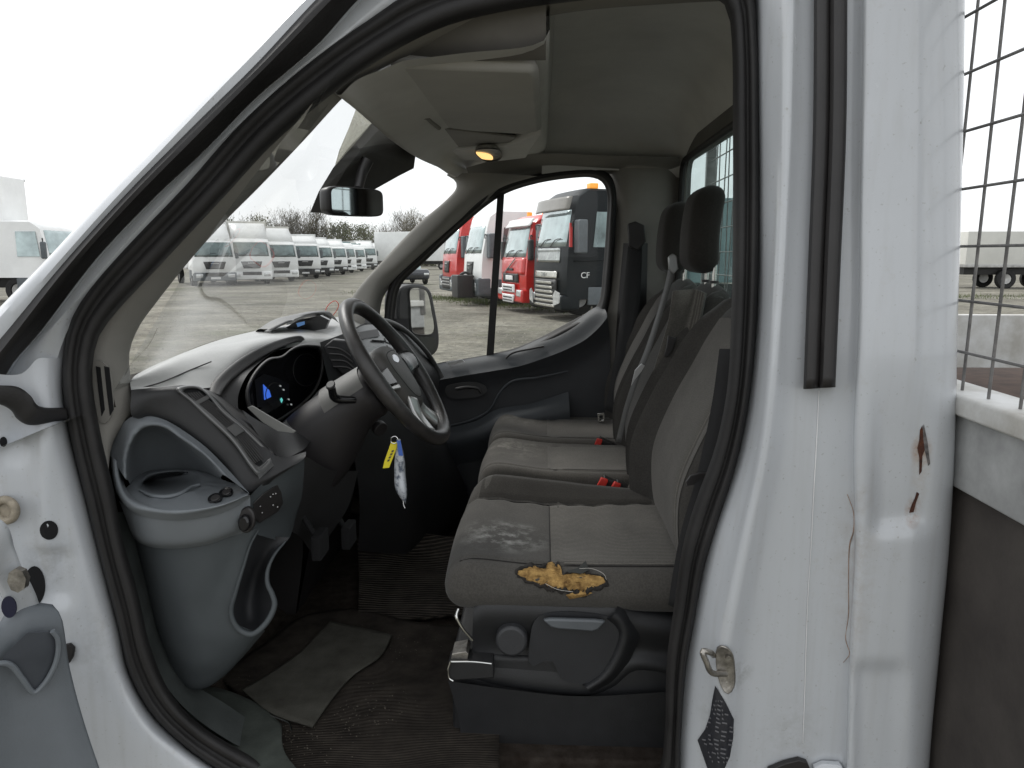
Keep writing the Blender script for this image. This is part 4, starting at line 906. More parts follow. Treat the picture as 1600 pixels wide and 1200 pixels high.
# ---- interior mirror and its sensor cover
im = part('interior_mirror')
a_, b_ = PY(511, 313, 1.80), PY(597, 318, 2.02); ux = (b_-a_).normalized(); nz = Vector((ux.y, -ux.x, 0)).normalized(); uzv = Vector((0, 0, 1)); cm = (a_+b_)/2
def mo(n_, s1=.118, s2=.036, p=.35): return [cm+ux*(math.copysign(abs(math.cos(a))**p, math.cos(a))*s1)+uzv*(math.copysign(abs(math.sin(a))**p, math.sin(a))*s2*(1+.12*math.cos(a)*0)) for a in [2*math.pi*k/n_ for k in range(n_)]]
loft('mirror_housing', [[cm+(p-cm)*.5-nz*.04 for p in mo(48)], [cm+(p-cm)*.92-nz*.03 for p in mo(48)], [p-nz*.012 for p in mo(48)], [p+nz*.004 for p in mo(48)], [cm+(p-cm)*.94+nz*.006 for p in mo(48)]], rubber2, im, raw=True, closed=True, nv=3, ang=0, cap=True)
nz2 = Vector((math.cos(R(-15.5)), math.sin(R(-15.5)), 0)); gg = [PP(*proj(cm+(p-cm)*.92+nz*.006), cm+nz*.022, nz2) for p in mo(48)]; mesh_obj('mirror_glass', gg, [tuple(range(48))], mat('dim_mirror', (.62, .62, .64), .03, metal=1, var=.01), im, smooth=False)
tube('mirror_stem', [PY(560, 296, 1.95), PY(566, 270, 1.99), PY(575, 250, 2.0)], [.012, .016], rubber2, im, n=10)
scv = [(580, 192, 1.80), (604, 206, 1.92), (630, 222, 2.06), (633, 240, 2.07), (630, 262, 2.06), (606, 274, 1.98), (562, 298, 1.84), (525, 334, 1.76), (484, 332, 1.66), (497, 300, 1.68), (520, 262, 1.70), (545, 230, 1.72)]
prism('sensor_cover', [PY(x, y, Y+.24) for x, y, Y in scv], (.03, .02, .0), mat('cover_dark', (.035, .032, .028), .7, var=.2), im, bevel=.008)
bt = [(556, 171, 1.50), (581, 193, 1.68), (548, 229, 1.66), (523, 260, 1.62), (530, 235, 1.56), (545, 200, 1.52)]
mesh_obj('tinted_band', [PY(q[0], q[1], q[2]+.2) for q in bt], [tuple(range(6))], glass_mat('tint_band', (.5, .49, .42), haze=.3, hazecol=(.5, .48, .40), ior=1.15), im, smooth=False)

# ---- seats
fab = fabric('seat_fabric', (.052, .049, .045))
_c1 = PZ(790, 822, 1.135); _c2 = PZ(880, 905, 1.12)
fabs = fabric('seat_fabric_driver', (.070, .066, .060), stain=[(_c1, .12, 1.25, (.40, .40, .38)), (PZ(880, 960, 1.1), .16, .5, (.02, .018, .016))])
insd = fabric('seat_insert', (.140, .131, .117), stripes=True)
fab2 = fabric('bench_fabric', (.078, .072, .064), stain=[(PZ(800, 702, 1.13), .14, .8, (.25, .24, .21)), (PZ(815, 655, 1.13), .13, .7, (.2, .2, .18))])
seam = mat('seam_thread', (.018, .016, .015), .95)
XF = -.205
def cushion(name, y0, y1, x0, x1, m, parent, h0=.985, h1=1.125, driver=False):
    yc = (y0+y1)/2; hw = (y1-y0)/2
    def fn(p, u):
        t = (u.x+1)/2
        z = p.z
        if u.z > 0:
            z0_ = z
            if driver:
                z += .040*ss(.56, .86, u.y)*(1-.72*ss(.25, 1, t))*ss(.0, .22, t+.08)-.010*ss(.9, 1, u.y)
                z += -.012*(1-u.y**2)*math.sin(math.pi*t)+.010*math.exp(-((t-.12)/.16)**2)+.007*math.exp(-((t-.72)/.07)**2-((u.y+.05)/.4)**2)-.006*math.exp(-((t-.60)/.06)**2-((u.y-.15)/.5)**2)
                z -= .006*math.exp(-((t-.42)/.016)**2)*(-.82 < u.y < .6)+.008*math.exp(-((u.y-.6)/.03)**2)+.006*math.exp(-((u.y+.83)/.03)**2)
                z += .002*math.sin(p.x*90+p.y*40)*math.exp(-((u.y-.55)/.15)**2)
            else:
                z += .020*abs(u.y)**3*(1-.3*t)-.020*(1-u.y**2)*math.sin(math.pi*min(1, t*1.05))*.5+.012*math.exp(-((t-.12)/.16)**2)-.010*t
                z -= .006*math.exp(-((t-.42)/.018)**2)*(abs(u.y) < .72)
                z -= .007*math.exp(-((abs(u.y)-.74)/.035)**2)
            z = z0_+(z-z0_)*ss(.0, .75, u.z)
        x = p.x-.010*math.sin(z*9)*(u.x < 0)
        return Vector((x+.012*(1-u.y**2)*(-1 if u.x < -.5 else 0), p.y, z))
    o = sbox(name, (x0, y0, h0), (x1, y1, h1), .052, m, parent, n=(44, 60, 3), fn=fn, ang=0)
    o2 = o
    return o
def patch_on(o, nm, pts, m, off=.0016, nu=26, nv=18, fn=None):
    """a cloth panel lying on the object's surface between four corner columns (x, y) seen from above"""
    tr = bvh_of(o); V = []; 
    for j in range(nv+1):
        for i in range(nu+1):
            u, v = i/nu, j/nv; a = Vector(pts[0]).lerp(Vector(pts[1]), u); b = Vector(pts[3]).lerp(Vector(pts[2]), u); q = a.lerp(b, v)
            loc, n, k, d = tr.ray_cast(Vector((q.x, q.y, 3)), Vector((0, 0, -1)))
            V.append((loc+Vector((0, 0, off))) if loc else Vector((q.x, q.y, 1.1)))
    Fc = [(j*(nu+1)+i, j*(nu+1)+i+1, (j+1)*(nu+1)+i+1, (j+1)*(nu+1)+i) for j in range(nv) for i in range(nu)]
    return mesh_obj(nm, V, Fc, m, o.parent, ang=0)
BP = [(.30, 1.00), (.262, 1.10), (.250, 1.20), (.255, 1.27), (.300, 1.39), (.345, 1.48), (.385, 1.565), (.415, 1.62), (.455, 1.66)]
def backrest(name, y0, y1, m, parent, dx=0, top=1.665, bol=.045, ins=None, thick=.13, flat_near=False):
    yc = (y0+y1)/2; hw = (y1-y0)/2; rows = []
    prof = cr([Vector((x+dx, 0, z)) for x, z in BP], 30)
    us = [-1, -.985, -.93, -.84, -.76, -.70, -.66, -.5, -.25, 0, .25, .5, .66, .70, .76, .84, .93, .985, 1]
    for k, p in enumerate(prof):
        r_ = []; t = k/29
        for u in us:
            e = abs(u)
            b = -(bol if u > 0 or not flat_near else 0)*ss(.66, .84, e)*(1-.25*t) + (.035*ss(.84, 1, e)+.03*(ss(.93, 1, e)))
            if .67 < e < .73: b += .006
            wy = hw*(1-.10*ss(.6, 1, t))
            zz = p.z-(.05*e**3*ss(.75, 1, t))
            r_.append(Vector((p.x+bol*.62+b, yc+wy*u, zz)))
        rows.append(r_)
    # crown and back
    last = rows[-1]
    for q, (ax, az) in enumerate(((.012, .010), (.03, .012), (.045, .0), (.05, -.05), (.07, -.30), (.08, -.62))):
        rows.append([Vector((v.x+ax, v.y, v.z+az)) for v in last])
    n = len(us); V = [v for r in rows for v in r]; Fc = [(k*n+i, k*n+i+1, (k+1)*n+i+1, (k+1)*n+i) for k in range(len(rows)-1) for i in range(n-1)]
    # side walls
    for i in (0, n-1):
        col = [k*n+i for k in range(len(rows))]; Fc.append(tuple(col))
    o = mesh_obj(name, V, Fc, m, parent, ang=65)
    if ins:
        R_ = rows[:27]; a, b = (3 if flat_near else 6), 12
        V = [v+Vector((-.0018, 0, 0)) for r in R_ for v in r[a:b+1]]; n2 = b-a+1
        mesh_obj('backrest_insert', V, [(k*n2+i, k*n2+i+1, (k+1)*n2+i+1, (k+1)*n2+i) for k in range(len(R_)-1) for i in range(n2-1)], ins, parent, ang=0)
    return o
def headrest(y, x, z0, z1, m, par, hw=.125, th=.05):
    def fn(p, u): return Vector((p.x-.012*(1-u.z**2)*1+.008*u.z+(.01*u.y**2), p.y*1.0+(y-p.y)*(.13*(u.z+1)/2+.05*abs(u.z)**4), p.z))
    return sbox('headrest', (x-th, y-hw, z0), (x+th, y+hw, z1), .045, m, par, n=(6, 12, 12), fn=fn, ang=0)

ds = part('driver_seat')
dc = cushion('cushion', 1.408, 1.965, XF, .335, fabs, ds, h0=1.010, h1=1.112, driver=True)
patch_on(dc, 'cushion_insert', [(.018, 1.462), (.018, 1.848), (.315, 1.848), (.315, 1.462)], insd)
for nm, a, b in (('cross_seam', (.018, 1.458), (.018, 1.85)), ('side_seam', (-.175, 1.458), (.31, 1.458)), ('side_seam', (-.165, 1.852), (.31, 1.852))):
    tr_ = bvh_of(dc); P = []
    for i in range(20):
        q = Vector(a).lerp(Vector(b), i/19); l = tr_.ray_cast(Vector((q.x, q.y, 3)), Vector((0, 0, -1)))[0]; P.append(l+Vector((0, 0, .001)))
    tube(nm, P, .0017, seam, ds, n=5, seg=40)
patch_on(dc, 'bolster_shade', [(-.196, 1.858), (-.186, 1.93), (.31, 1.945), (.31, 1.858)], fabric('shaded_bolster_fabric', (.040, .037, .033)), off=.0012)  # darker cloth panel paints the shading of the far bolster
# torn side bolster with the foam showing
DCB = bvh_of(dc)
def ond(x, y, o=.002): return onp(x, y, o, DCB)
tear = [(808, 893), (816, 888), (830, 886), (845, 887), (852, 884), (862, 883), (869, 887), (873, 882), (877, 890), (876, 899), (888, 896), (903, 894), (914, 893), (922, 897), (935, 900), (945, 904), (946, 910), (936, 915), (922, 919), (915, 925), (900, 924), (880, 921), (858, 917), (838, 912), (820, 905), (810, 899)]
cx_ = sum(p[0] for p in tear)/len(tear); cyy_ = sum(p[1] for p in tear)/len(tear)
rf = random.Random(3); from mathutils import noise as mnoise
def jag(n, amp, sd):
    base = cr([Vector((x, y, 0)) for x, y in tear], n, True); out = []
    for k, p in enumerate(base):
        d = Vector((p.x-cx_, (p.y-cyy_)*3, 0)).normalized(); a = mnoise.fractal(Vector((k*.21+sd, sd, 0)), .6, 2.2, 4)*amp
        out.append((p.x+d.x*a*1.3, p.y+d.y*a))
    return out
NT = 130; tj = jag(NT, 4.0, 1.7); V = [ond(x, y, .0005) for x, y in tj]; Fc = []; RNG = [.97, .9, .82, .74, .66, .58, .5, .42, .34, .26, .18, .1]
for q, f in enumerate(RNG):
    for x, y in tj:
        X, Y = cx_+(x-cx_)*f, cyy_+(y-cyy_)*f
        hgt = .001+.003*(1-f**4)+.0055*mnoise.fractal(Vector((X*.05, Y*.08, 3)), .7, 2.1, 5)+.0012*mnoise.noise(Vector((X*.5, Y*.6, 7)))
        V.append(ond(X, Y, hgt))
    Fc += [(q*NT+i, q*NT+(i+1) % NT, (q+1)*NT+(i+1) % NT, (q+1)*NT+i) for i in range(NT)]
Fc.append(tuple(range(len(RNG)*NT, (len(RNG)+1)*NT)))
mesh_obj('torn_foam', V, Fc, foam, ds, ang=30)
for pts in ([(850, 884), (862, 879), (870, 883), (874, 893), (868, 899), (856, 895)], [(898, 924), (912, 921), (926, 926), (914, 931), (890, 935), (884, 929)]):
    V = [ond(x, y, .003) for x, y in pts]; c = ond(sum(p[0] for p in pts)/6, sum(p[1] for p in pts)/6, .009); V.append(c)
    mesh_obj('foam_lump', V, [(i, (i+1) % 6, 6) for i in range(6)], foam, ds, ang=20)
lip = [(x+(x-cx_)*.04+1.5*mnoise.noise(Vector((k*.3, 9, 0))), y+(y-cyy_)*.30+3.6*mnoise.fractal(Vector((k*.17, 4, 0)), .6, 2, 3)) for k, (x, y) in enumerate(tj)]
tin = [(cx_+(x-cx_)*(.975+.02*math.sin(k*.9)), cyy_+(y-cyy_)*(.90+.08*math.sin(k*1.7))) for k, (x, y) in enumerate(tj)]
loft('torn_edge', [[ond(x, y, .0008) for x, y in lip], [ond(x*.6+X*.4, y*.6+Y*.4, .005+.003*math.sin(k*.8)) for k, ((x, y), (X, Y)) in enumerate(zip(lip, tin))], [ond(x, y, .0045+.002*math.sin(k*2.1)) for k, (x, y) in enumerate(tin)], [ond(x, y, .001) for x, y in tin]], mat('torn_cloth', (.022, .019, .017), .95, var=.3, vs=90), ds, raw=True, closed=True, ang=0)
prism('cloth_flap', [ond(x, y, .006) for x, y in [(884, 895), (902, 891), (915, 880), (920, 894), (908, 899)]], (0, -.002, .001), mat('flap_dark', (.03, .032, .03), .9), ds)
for pts in ([(852, 912), (870, 919), (895, 923)], [(905, 893), (925, 893), (944, 901), (947, 908)]): tube('frayed_thread', [ond(x, y, .008) for x, y in pts], .0005, mat('thread', (.5, .48, .44), .8), ds, n=4, seg=16)
backrest('backrest', 1.44, 1.955, fab, ds, ins=insd, bol=.06, flat_near=True)
# plastic base with lever, knob and the metal slide
def base_pts(pts, Y): return [PY(x, y, Y) for x, y in pts]
bt_ = [(741, 985), (742, 955), (746, 945), (760, 937), (800, 936), (850, 938), (925, 942), (965, 943), (985, 960), (1000, 977), (1060, 980), (1068, 1000)]
loft('base_side', [base_pts([(748, 930), (760, 926), (800, 925), (850, 926), (925, 928), (970, 930), (1000, 938), (1070, 950)], 1.47),
                   base_pts([(741, 945), (752, 938), (800, 936), (850, 938), (925, 941), (966, 943), (996, 956), (1070, 970)], 1.425),
                   base_pts([(739, 968), (752, 960), (800, 958), (850, 960), (925, 962), (968, 962), (1000, 978), (1070, 990)], 1.412),
                   base_pts([(739, 1020), (752, 1015), (800, 1012), (850, 1012), (925, 1012), (966, 1010), (995, 1015), (1070, 1025)], 1.43),
                   base_pts([(745, 1056), (760, 1062), (800, 1070), (850, 1078), (925, 1082), (960, 1066), (990, 1040), (1070, 1050)], 1.415),
                   base_pts([(748, 1068), (762, 1074), (800, 1083), (850, 1090), (925, 1092), (968, 1080), (1000, 1066), (1070, 1070)], 1.45)], seatpl, ds, nu=60, nv=6, ang=0)
prism('lever_recess', base_pts([(842, 962), (960, 966), (972, 985), (962, 1030), (930, 1064), (880, 1062), (860, 1030), (830, 1040), (828, 1000)], 1.412), (0, -.002, 0), mat('recess_black', (.022, .023, .026), .5, bump=.2, bs=500), ds, smooth_pts=40)
loft('base_lip', [base_pts([(925, 1084), (960, 1064), (985, 1030), (1000, 985), (985, 962), (966, 944)], 1.418), base_pts([(918, 1076), (945, 1058), (965, 1028), (975, 990), (970, 972), (958, 962)], 1.398), base_pts([(910, 1070), (935, 1052), (955, 1022), (965, 990), (958, 978), (945, 968)], 1.414)], seatpl, ds, nu=40, nv=4, ang=0)
prism('height_lever', base_pts([(848, 965), (860, 963), (930, 965), (946, 967), (934, 980), (925, 983), (872, 979), (860, 976)], 1.402), (0, -.012, 0), mat('lever_grey', (.10, .11, .12), .4), ds, bevel=.004)
kc = PY(800, 992, 1.425); prism('recline_knob', disc(kc, (0, -1, .05), .033, 36), (0, -.03, 0), mat('knob_black', (.03, .031, .034), .5, bump=.2, bs=300), ds, bevel=.006)
tube('slide_handle', [PY(716, 952, 1.40), PY(713, 962, 1.39), PY(720, 978, 1.39), PY(738, 1000, 1.40)], .0035, chrome, ds, n=8, seg=24)
prism('slide_bracket', [PY(x, y, 1.40) for x, y in [(706, 1022), (728, 1018), (732, 1022), (730, 1032), (704, 1034)]], (0, .05, 0), steel, ds, bevel=.001)
prism('slide_rail', [PY(x, y, 1.39) for x, y in [(700, 1036), (706, 1033), (770, 1036), (772, 1060), (706, 1064), (699, 1056)]], (0, .05, 0), black2, ds, bevel=.003)
tube('rail_edge', [PY(x, y, 1.385) for x, y in [(704, 1034), (700, 1048), (702, 1060), (708, 1064)]], .002, chrome, ds, n=6, seg=16)
tube('rail_edge', [PY(x, y, 1.388) for x, y in [(704, 1034), (740, 1034), (768, 1037)]], .0018, chrome, ds, n=6, seg=16)
box('seat_box', (PY(706, 1070, 1.42).x, 1.42, .60), (.46, 1.95, .915), seatpl, ds, r=.012)
loft('box_step', [base_pts([(700, 1064), (800, 1078), (900, 1088), (1060, 1080)], 1.40), base_pts([(716, 1120), (800, 1124), (900, 1128), (1060, 1124)], 1.405), base_pts([(728, 1250), (800, 1250), (900, 1250), (1060, 1250)], 1.41)], seatpl, ds, nu=20, nv=4, ang=0)
# belt and its lower anchor beside the seat, down the door post
bm_ = mat('belt_webbing', (.012, .012, .013), .75, bump=.6, bs=600, stretch=(1, 1, 4))
db = part('driver_belt')
loft('belt_strap', [near([(1124, 545), (1114, 620), (1100, 692), (1084, 760), (1066, 822), (1054, 880), (1044, 945)], 1.405), near([(1165, 545), (1158, 620), (1146, 692), (1128, 765), (1108, 830), (1088, 890), (1075, 960)], 1.385)], bm_, db, nu=30, nv=3, thick=.002)
prism('belt_tongue', [PY(x, y, 1.385) for x, y in [(1071, 752), (1078, 742), (1092, 738), (1112, 738), (1110, 746), (1090, 748), (1084, 756), (1073, 758)]], (0, -.006, 0), rubber2, db, bevel=.001)
# passenger bench
pb = part('passenger_bench')
mc = cushion('cushion', 2.035, 2.42, -.19, .34, fab2, pb, h0=1.0, h1=1.13); pc = cushion('cushion', 2.425, 2.84, -.19, .34, fab2, pb, h0=1.0, h1=1.13)
for o_, ya, yb in ((mc, 2.10, 2.36), (pc, 2.49, 2.78)): patch_on(o_, 'cushion_insert', [(.015, ya), (.015, yb), (.31, yb), (.31, ya)], insd)
backrest('backrest', 2.03, 2.435, fab, pb, dx=.0, ins=fab, bol=.035); backrest('backrest', 2.44, 2.85, fab, pb, dx=0, ins=fab, bol=.035)
box('bench_box', (-.13, 2.06, .62), (.45, 2.84, 1.0), seatpl, pb, r=.02)
hfab = fabric('headrest_fabric', (.032, .029, .026)); 
h1 = headrest(2.235, .468, 1.70, 1.95, hfab, pb, hw=.112, th=.044); h2 = headrest(2.66, .458, 1.69, 1.935, hfab, pb, hw=.11, th=.042)
for yv_ in (2.15, 2.25): tube('headrest_post', [(.49, yv_, 1.66), (.49, yv_, 1.73)], .007, chrome, pb, n=10, seg=4); prism('post_collar', disc((.49, yv_, 1.672), (0, 0, 1), .014, 20), (0, 0, .008), rubber2, pb)
tube('headrest_post', [(.49, 2.6, 1.66), (.49, 2.6, 1.73)], .007, chrome, pb, n=10, seg=4)
# centre panel with its pull strap
pl_ = [(1040, 458, 2.16), (1062, 452, 2.16), (1102, 451, 2.16)]
loft('centre_panel', [c3([(1052, 455, 2.06), (1045, 500, 2.06), (1032, 545, 2.06), (1018, 590, 2.06), (1003, 640, 2.06), (990, 690, 2.06)]), c3([(1085, 452, 2.06), (1078, 500, 2.055), (1066, 545, 2.055), (1046, 590, 2.055), (1026, 650, 2.055), (1012, 700, 2.055)]), c3([(1100, 458, 2.03), (1092, 500, 2.03), (1080, 545, 2.03), (1060, 590, 2.03), (1040, 650, 2.03), (1022, 700, 2.03)])], insd, pb, nu=30, nv=4, thick=.01, ang=0)
prism('pull_strap', [PY(x, y, 2.045) for x, y in [(1043, 524), (1056, 528), (1050, 548), (1042, 558), (1037, 556), (1041, 540)]], (0, -.008, 0), rubber2, pb, bevel=.002)
# belt over the middle seat, its guide, buckles
bl = part('middle_belt')
loft('belt_strap', [c3([(1046, 408, 2.28), (1040, 440, 2.25), (1026, 490, 2.18), (1008, 545, 2.12), (990, 590, 2.08), (974, 640, 2.08), (962, 690, 2.08)]), c3([(1058, 412, 2.24), (1050, 440, 2.22), (1034, 492, 2.15), (1016, 548, 2.09), (998, 592, 2.06), (981, 642, 2.06), (970, 692, 2.06)])], mat('belt_grey', (.07, .07, .068), .6, bump=.5, bs=500), bl, nu=40, nv=2, thick=.0015)
prism('belt_guide', [PY(x, y, 2.23) for x, y in [(1043, 402), (1050, 396), (1057, 400), (1059, 420), (1052, 428), (1044, 420)]], (0, -.012, 0), silver, bl, bevel=.003)
prism('belt_tongue', [PY(x, y, 2.05) for x, y in [(992, 578), (1002, 568), (1007, 571), (1002, 580), (992, 592), (986, 602)]], (0, -.006, 0), silver, bl)
def buckle(x, y, Y, ang, s=1):
    c = PY(x, y, Y); bk = part('belt_buckle')
    d = Vector((math.cos(ang), 0, math.sin(ang))); q = Vector((-math.sin(ang), 0, math.cos(ang)))
    prism('buckle_case', [c+d*(-.004)*s+q*.016*s, c+d*.0*s-q*.016*s, c-d*.07*s-q*.013*s, c-d*.07*s+q*.013*s], (0, .028, 0), rubber2, bk, bevel=.003)
    prism('release_button', [c+d*.008*s+q*.011*s, c+d*.008*s-q*.013*s, c-d*.010*s-q*.015*s, c-d*.012*s+q*.013*s], (0, -.014, 0), red, bk, bevel=.002)
    prism('release_top', [c+d*.004+q*.016*s, c+d*.002+q*.014*s, c-d*.03+q*.010*s, c-d*.03+q*.016*s], (0, .022, 0), red, bk, bevel=.001)
buckle(940, 754, 1.99, R(155), 1.15); buckle(960, 760, 1.98, R(150), 1.1); buckle(934, 691, 2.42, R(160), 1.05)
loft('buckle_stalk', [c3([(985, 752, 2.0), (1010, 765, 2.0), (1022, 775, 2.0)]), c3([(978, 768, 1.98), (1000, 776, 1.98), (1016, 785, 1.98)])], insd, nu=12, nv=2, thick=.01)
# passenger belt down the far post
fbelt = part('passenger_belt')
loft('belt_strap', [c3([(984, 360, 2.86), (972, 470, 2.84), (960, 560, 2.80), (945, 640, 2.76)]), c3([(1004, 362, 2.84), (1000, 470, 2.82), (990, 560, 2.78), (962, 648, 2.74)])], bm_, fbelt, nu=30, nv=3, thick=.002)
prism('upper_anchor', d3([(980, 350), (992, 346), (1006, 352), (1008, 378), (996, 392), (982, 385)], 2.84), (0, -.02, 0), rubber2, fbelt, bevel=.004)
loft('belt_cover', [c3([(974, 380, 2.89), (966, 470, 2.89), (955, 660, 2.89)]), c3([(990, 380, 2.86), (985, 470, 2.86), (975, 660, 2.86)]), c3([(1012, 380, 2.88), (1010, 470, 2.88), (1004, 660, 2.88)])], rubber2, fbelt, nu=20, nv=3)
prism('buckle_tongue', d3([(933, 645), (944, 644), (945, 658), (934, 659)], 2.74), (0, -.01, 0), chrome, fbelt, bevel=.001, holes=[d3([(936, 649), (941, 648), (942, 655), (937, 656)], 2.74)])

# ---- cab floor, bulkhead, engine hump, bonnet
FZ = .72
box('cab_floor', (-1.0, 1.36, FZ-.06), (.6, 2.95, FZ), carpet, r=.01)
loft('front_bulkhead', [[Vector((-.82, y, 1.485)) for y in (1.33, 2.0, 2.93)], [Vector((-1.02, y, 1.45)) for y in (1.33, 2.0, 2.93)], [Vector((-1.02, y, 1.1)) for y in (1.33, 2.0, 2.93)], [Vector((-.92, y, .85)) for y in (1.33, 2.0, 2.93)], [Vector((-.75, y, .70)) for y in (1.33, 2.0, 2.93)]], carpet, nu=20, nv=6, ang=0, thick=.02)
loft('bonnet', [[Vector((-.84, y, 1.465)) for y in (1.2, 1.5, 2.1, 2.7, 3.0)], [Vector((-1.15, y, 1.33)) for y in (1.2, 1.5, 2.1, 2.7, 3.0)], [Vector((-1.55, y, 1.05)) for y in (1.3, 1.5, 2.1, 2.7, 2.9)], [Vector((-1.7, y, .5)) for y in (1.35, 1.5, 2.1, 2.7, 2.85)]], paint, nu=20, nv=5, ang=0)
loft('hinge_return', [[PY(x, y, 1.30) for x, y in [(100, 560), (105, 675), (140, 800), (165, 900), (200, 1030), (250, 1120)]], [PY(x, y, 1.36)+Vector((-.03, 0, 0)) for x, y in [(110, 560), (115, 675), (150, 800), (175, 900), (210, 1030), (270, 1120)]]], black2, nu=20, nv=2)
loft('far_kick_panel', [[Vector((x, 2.935, 1.50)) for x in (-1.05, -.75, -.55)], [Vector((x, 2.935, 1.1)) for x in (-1.05, -.75, -.55)], [Vector((x, 2.935, .70)) for x in (-1.05, -.75, -.45)]], dashd, nu=8, nv=3)
# ribbed rubber mats and loose square of matting: they only lie there
def ribbed(name, col, dir_='X', sc_=60, am=.75):
    m = mat(name, col, .85, var=.3, vs=18, spec=.15, col2=tuple(c*.5 for c in col)); t, b, N, L = tweak(m)
    tc = N('ShaderNodeTexCoord'); wv = N('ShaderNodeTexWave'); wv.bands_direction = dir_; wv.inputs['Scale'].default_value = sc_; wv.inputs['Distortion'].default_value = .8; wv.inputs['Detail'].default_value = 2
    L(tc.outputs['Object'], wv.inputs[0]); src = b.inputs['Base Color'].links[0].from_socket
    mx = N('ShaderNodeMixRGB'); mx.blend_type = 'MULTIPLY'; mx.inputs[0].default_value = am; L(src, mx.inputs[1]); L(wv.outputs['Color'], mx.inputs[2]); L(mx.outputs[0], b.inputs['Base Color'])
    bu = N('ShaderNodeBump'); bu.inputs['Strength'].default_value = 1; bu.inputs['Distance'].default_value = .006; L(wv.outputs['Fac'], bu.inputs['Height']); L(bu.outputs[0], b.inputs['Normal']); return m
brown_rib = ribbed('ribbed_mat', (.072, .062, .052), 'Y', 26)
brown_fine = ribbed('ribbed_mat_fine', (.062, .052, .043), 'Y', 62, .4)
VANMODE = False
def wavy(p, a=.004):
    p.z += a*math.sin(p.x*23+p.y*9)*math.cos(p.y*17); return p
def zf(pts, z): return [PZ(x, y, z) for x, y in pts]
m1 = loft('floor_mat', [zf([(556, 842), (620, 833), (720, 842), (800, 850)], FZ+.10), zf([(560, 872), (620, 868), (720, 875), (800, 880)], FZ+.055), zf([(560, 965), (640, 970), (720, 962), (800, 960)], FZ+.012)], brown_rib, nu=50, nv=12, thick=.008, fn=wavy, ang=0)
tag(m1, 'brown ribbed rubber mat curling up at the back of the footwell', 'floor mat')
m2 = loft('floor_mat', [zf([(340, 1062), (400, 1020), (480, 965), (560, 955), (640, 975), (780, 980)], FZ+.014), zf([(370, 1085), (440, 1085), (520, 1060), (600, 1040), (700, 1040), (780, 1050)], FZ+.014), zf([(435, 1170), (470, 1150), (560, 1140), (620, 1130), (690, 1140), (780, 1160)], FZ+.014), zf([(430, 1320), (480, 1320), (560, 1320), (620, 1320), (690, 1320), (780, 1320)], FZ+.014)], brown_fine, nu=60, nv=12, thick=.008, fn=wavy, ang=0)
tag(m2, 'worn brown carpet mat covering the floor before the driver seat', 'floor mat')
m3 = loft('rubber_square', [zf([(516, 972), (560, 980), (613, 994)], FZ+.030), zf([(470, 1018), (535, 1030), (592, 1030)], FZ+.032), zf([(425, 1052), (500, 1070), (548, 1060)], FZ+.030), zf([(378, 1078), (430, 1118), (488, 1138)], FZ+.034)], matgr, nu=30, nv=8, thick=.004, fn=lambda p: wavy(p, .003), ang=0)
tag(m3, 'square of dull green rubber matting lying loose on the brown mat', 'rubber mat')
m4 = loft('sill_mat', [zf([(262, 1085), (330, 1078), (400, 1100), (440, 1135)], FZ+.03), zf([(300, 1130), (360, 1135), (420, 1155), (445, 1180)], FZ+.03), zf([(420, 1240), (440, 1240), (470, 1240), (500, 1240)], FZ+.03)], mat('sill_rubber', (.045, .052, .045), .7, vs=12, var=.35, bump=.4, bs=200), nu=30, nv=8, thick=.006, fn=lambda p: wavy(p, .003), ang=0)
tag(m4, 'dark green rubber mat edge tucked beside the door sill', 'rubber mat')
VANMODE = True
tube('bare_wire', zf([(424, 1118), (440, 1124), (452, 1130), (456, 1142)], FZ+.045), .0018, chrome, n=6, seg=16)

# ---- dashboard
db_ = part('dashboard')
# top pad, from the glass to the hood line
t0 = [(-.80, 1.36, 1.508), (-.84, 1.45, 1.508), (-.895, 1.75, 1.512), (-.925, 2.1, 1.515), (-.895, 2.45, 1.515), (-.82, 2.78, 1.515), (-.79, 2.9, 1.515)]
t1 = [PY(*q) for q in [(203, 596, 1.37), (240, 580, 1.46), (310, 552, 1.68), (380, 532, 1.92), (440, 520, 2.15), (505, 508, 2.5), (560, 500, 2.9)]]
t2 = [PY(*q) for q in [(204, 604, 1.365), (262, 600, 1.46), (338, 574, 1.62), (395, 541, 1.80), (455, 527, 1.98), (520, 530, 2.2), (620, 535, 2.9)]]
t3 = [PY(*q) for q in [(205, 610, 1.36), (272, 607, 1.44), (335, 604, 1.55), (400, 560, 1.78), (470, 540, 1.98), (530, 545, 2.2), (655, 560, 2.9)]]
loft('top_pad', [t0, t1, t2, t3], mat('top_pad', (.34, .34, .33), .33, var=.08, vs=12, bump=.35, bs=700, spec=.6), db_, nu=60, nv=8, ang=0)  # pale base colour stands in for sky sheen on dark grey plastic
tube('pad_seam', [PY(*q) for q in [(205, 626-14, 1.36), (222, 606, 1.39), (250, 598, 1.44), (300, 577, 1.56), (330, 565, 1.62)]], .0015, rubber2, db_, n=5, seg=30)
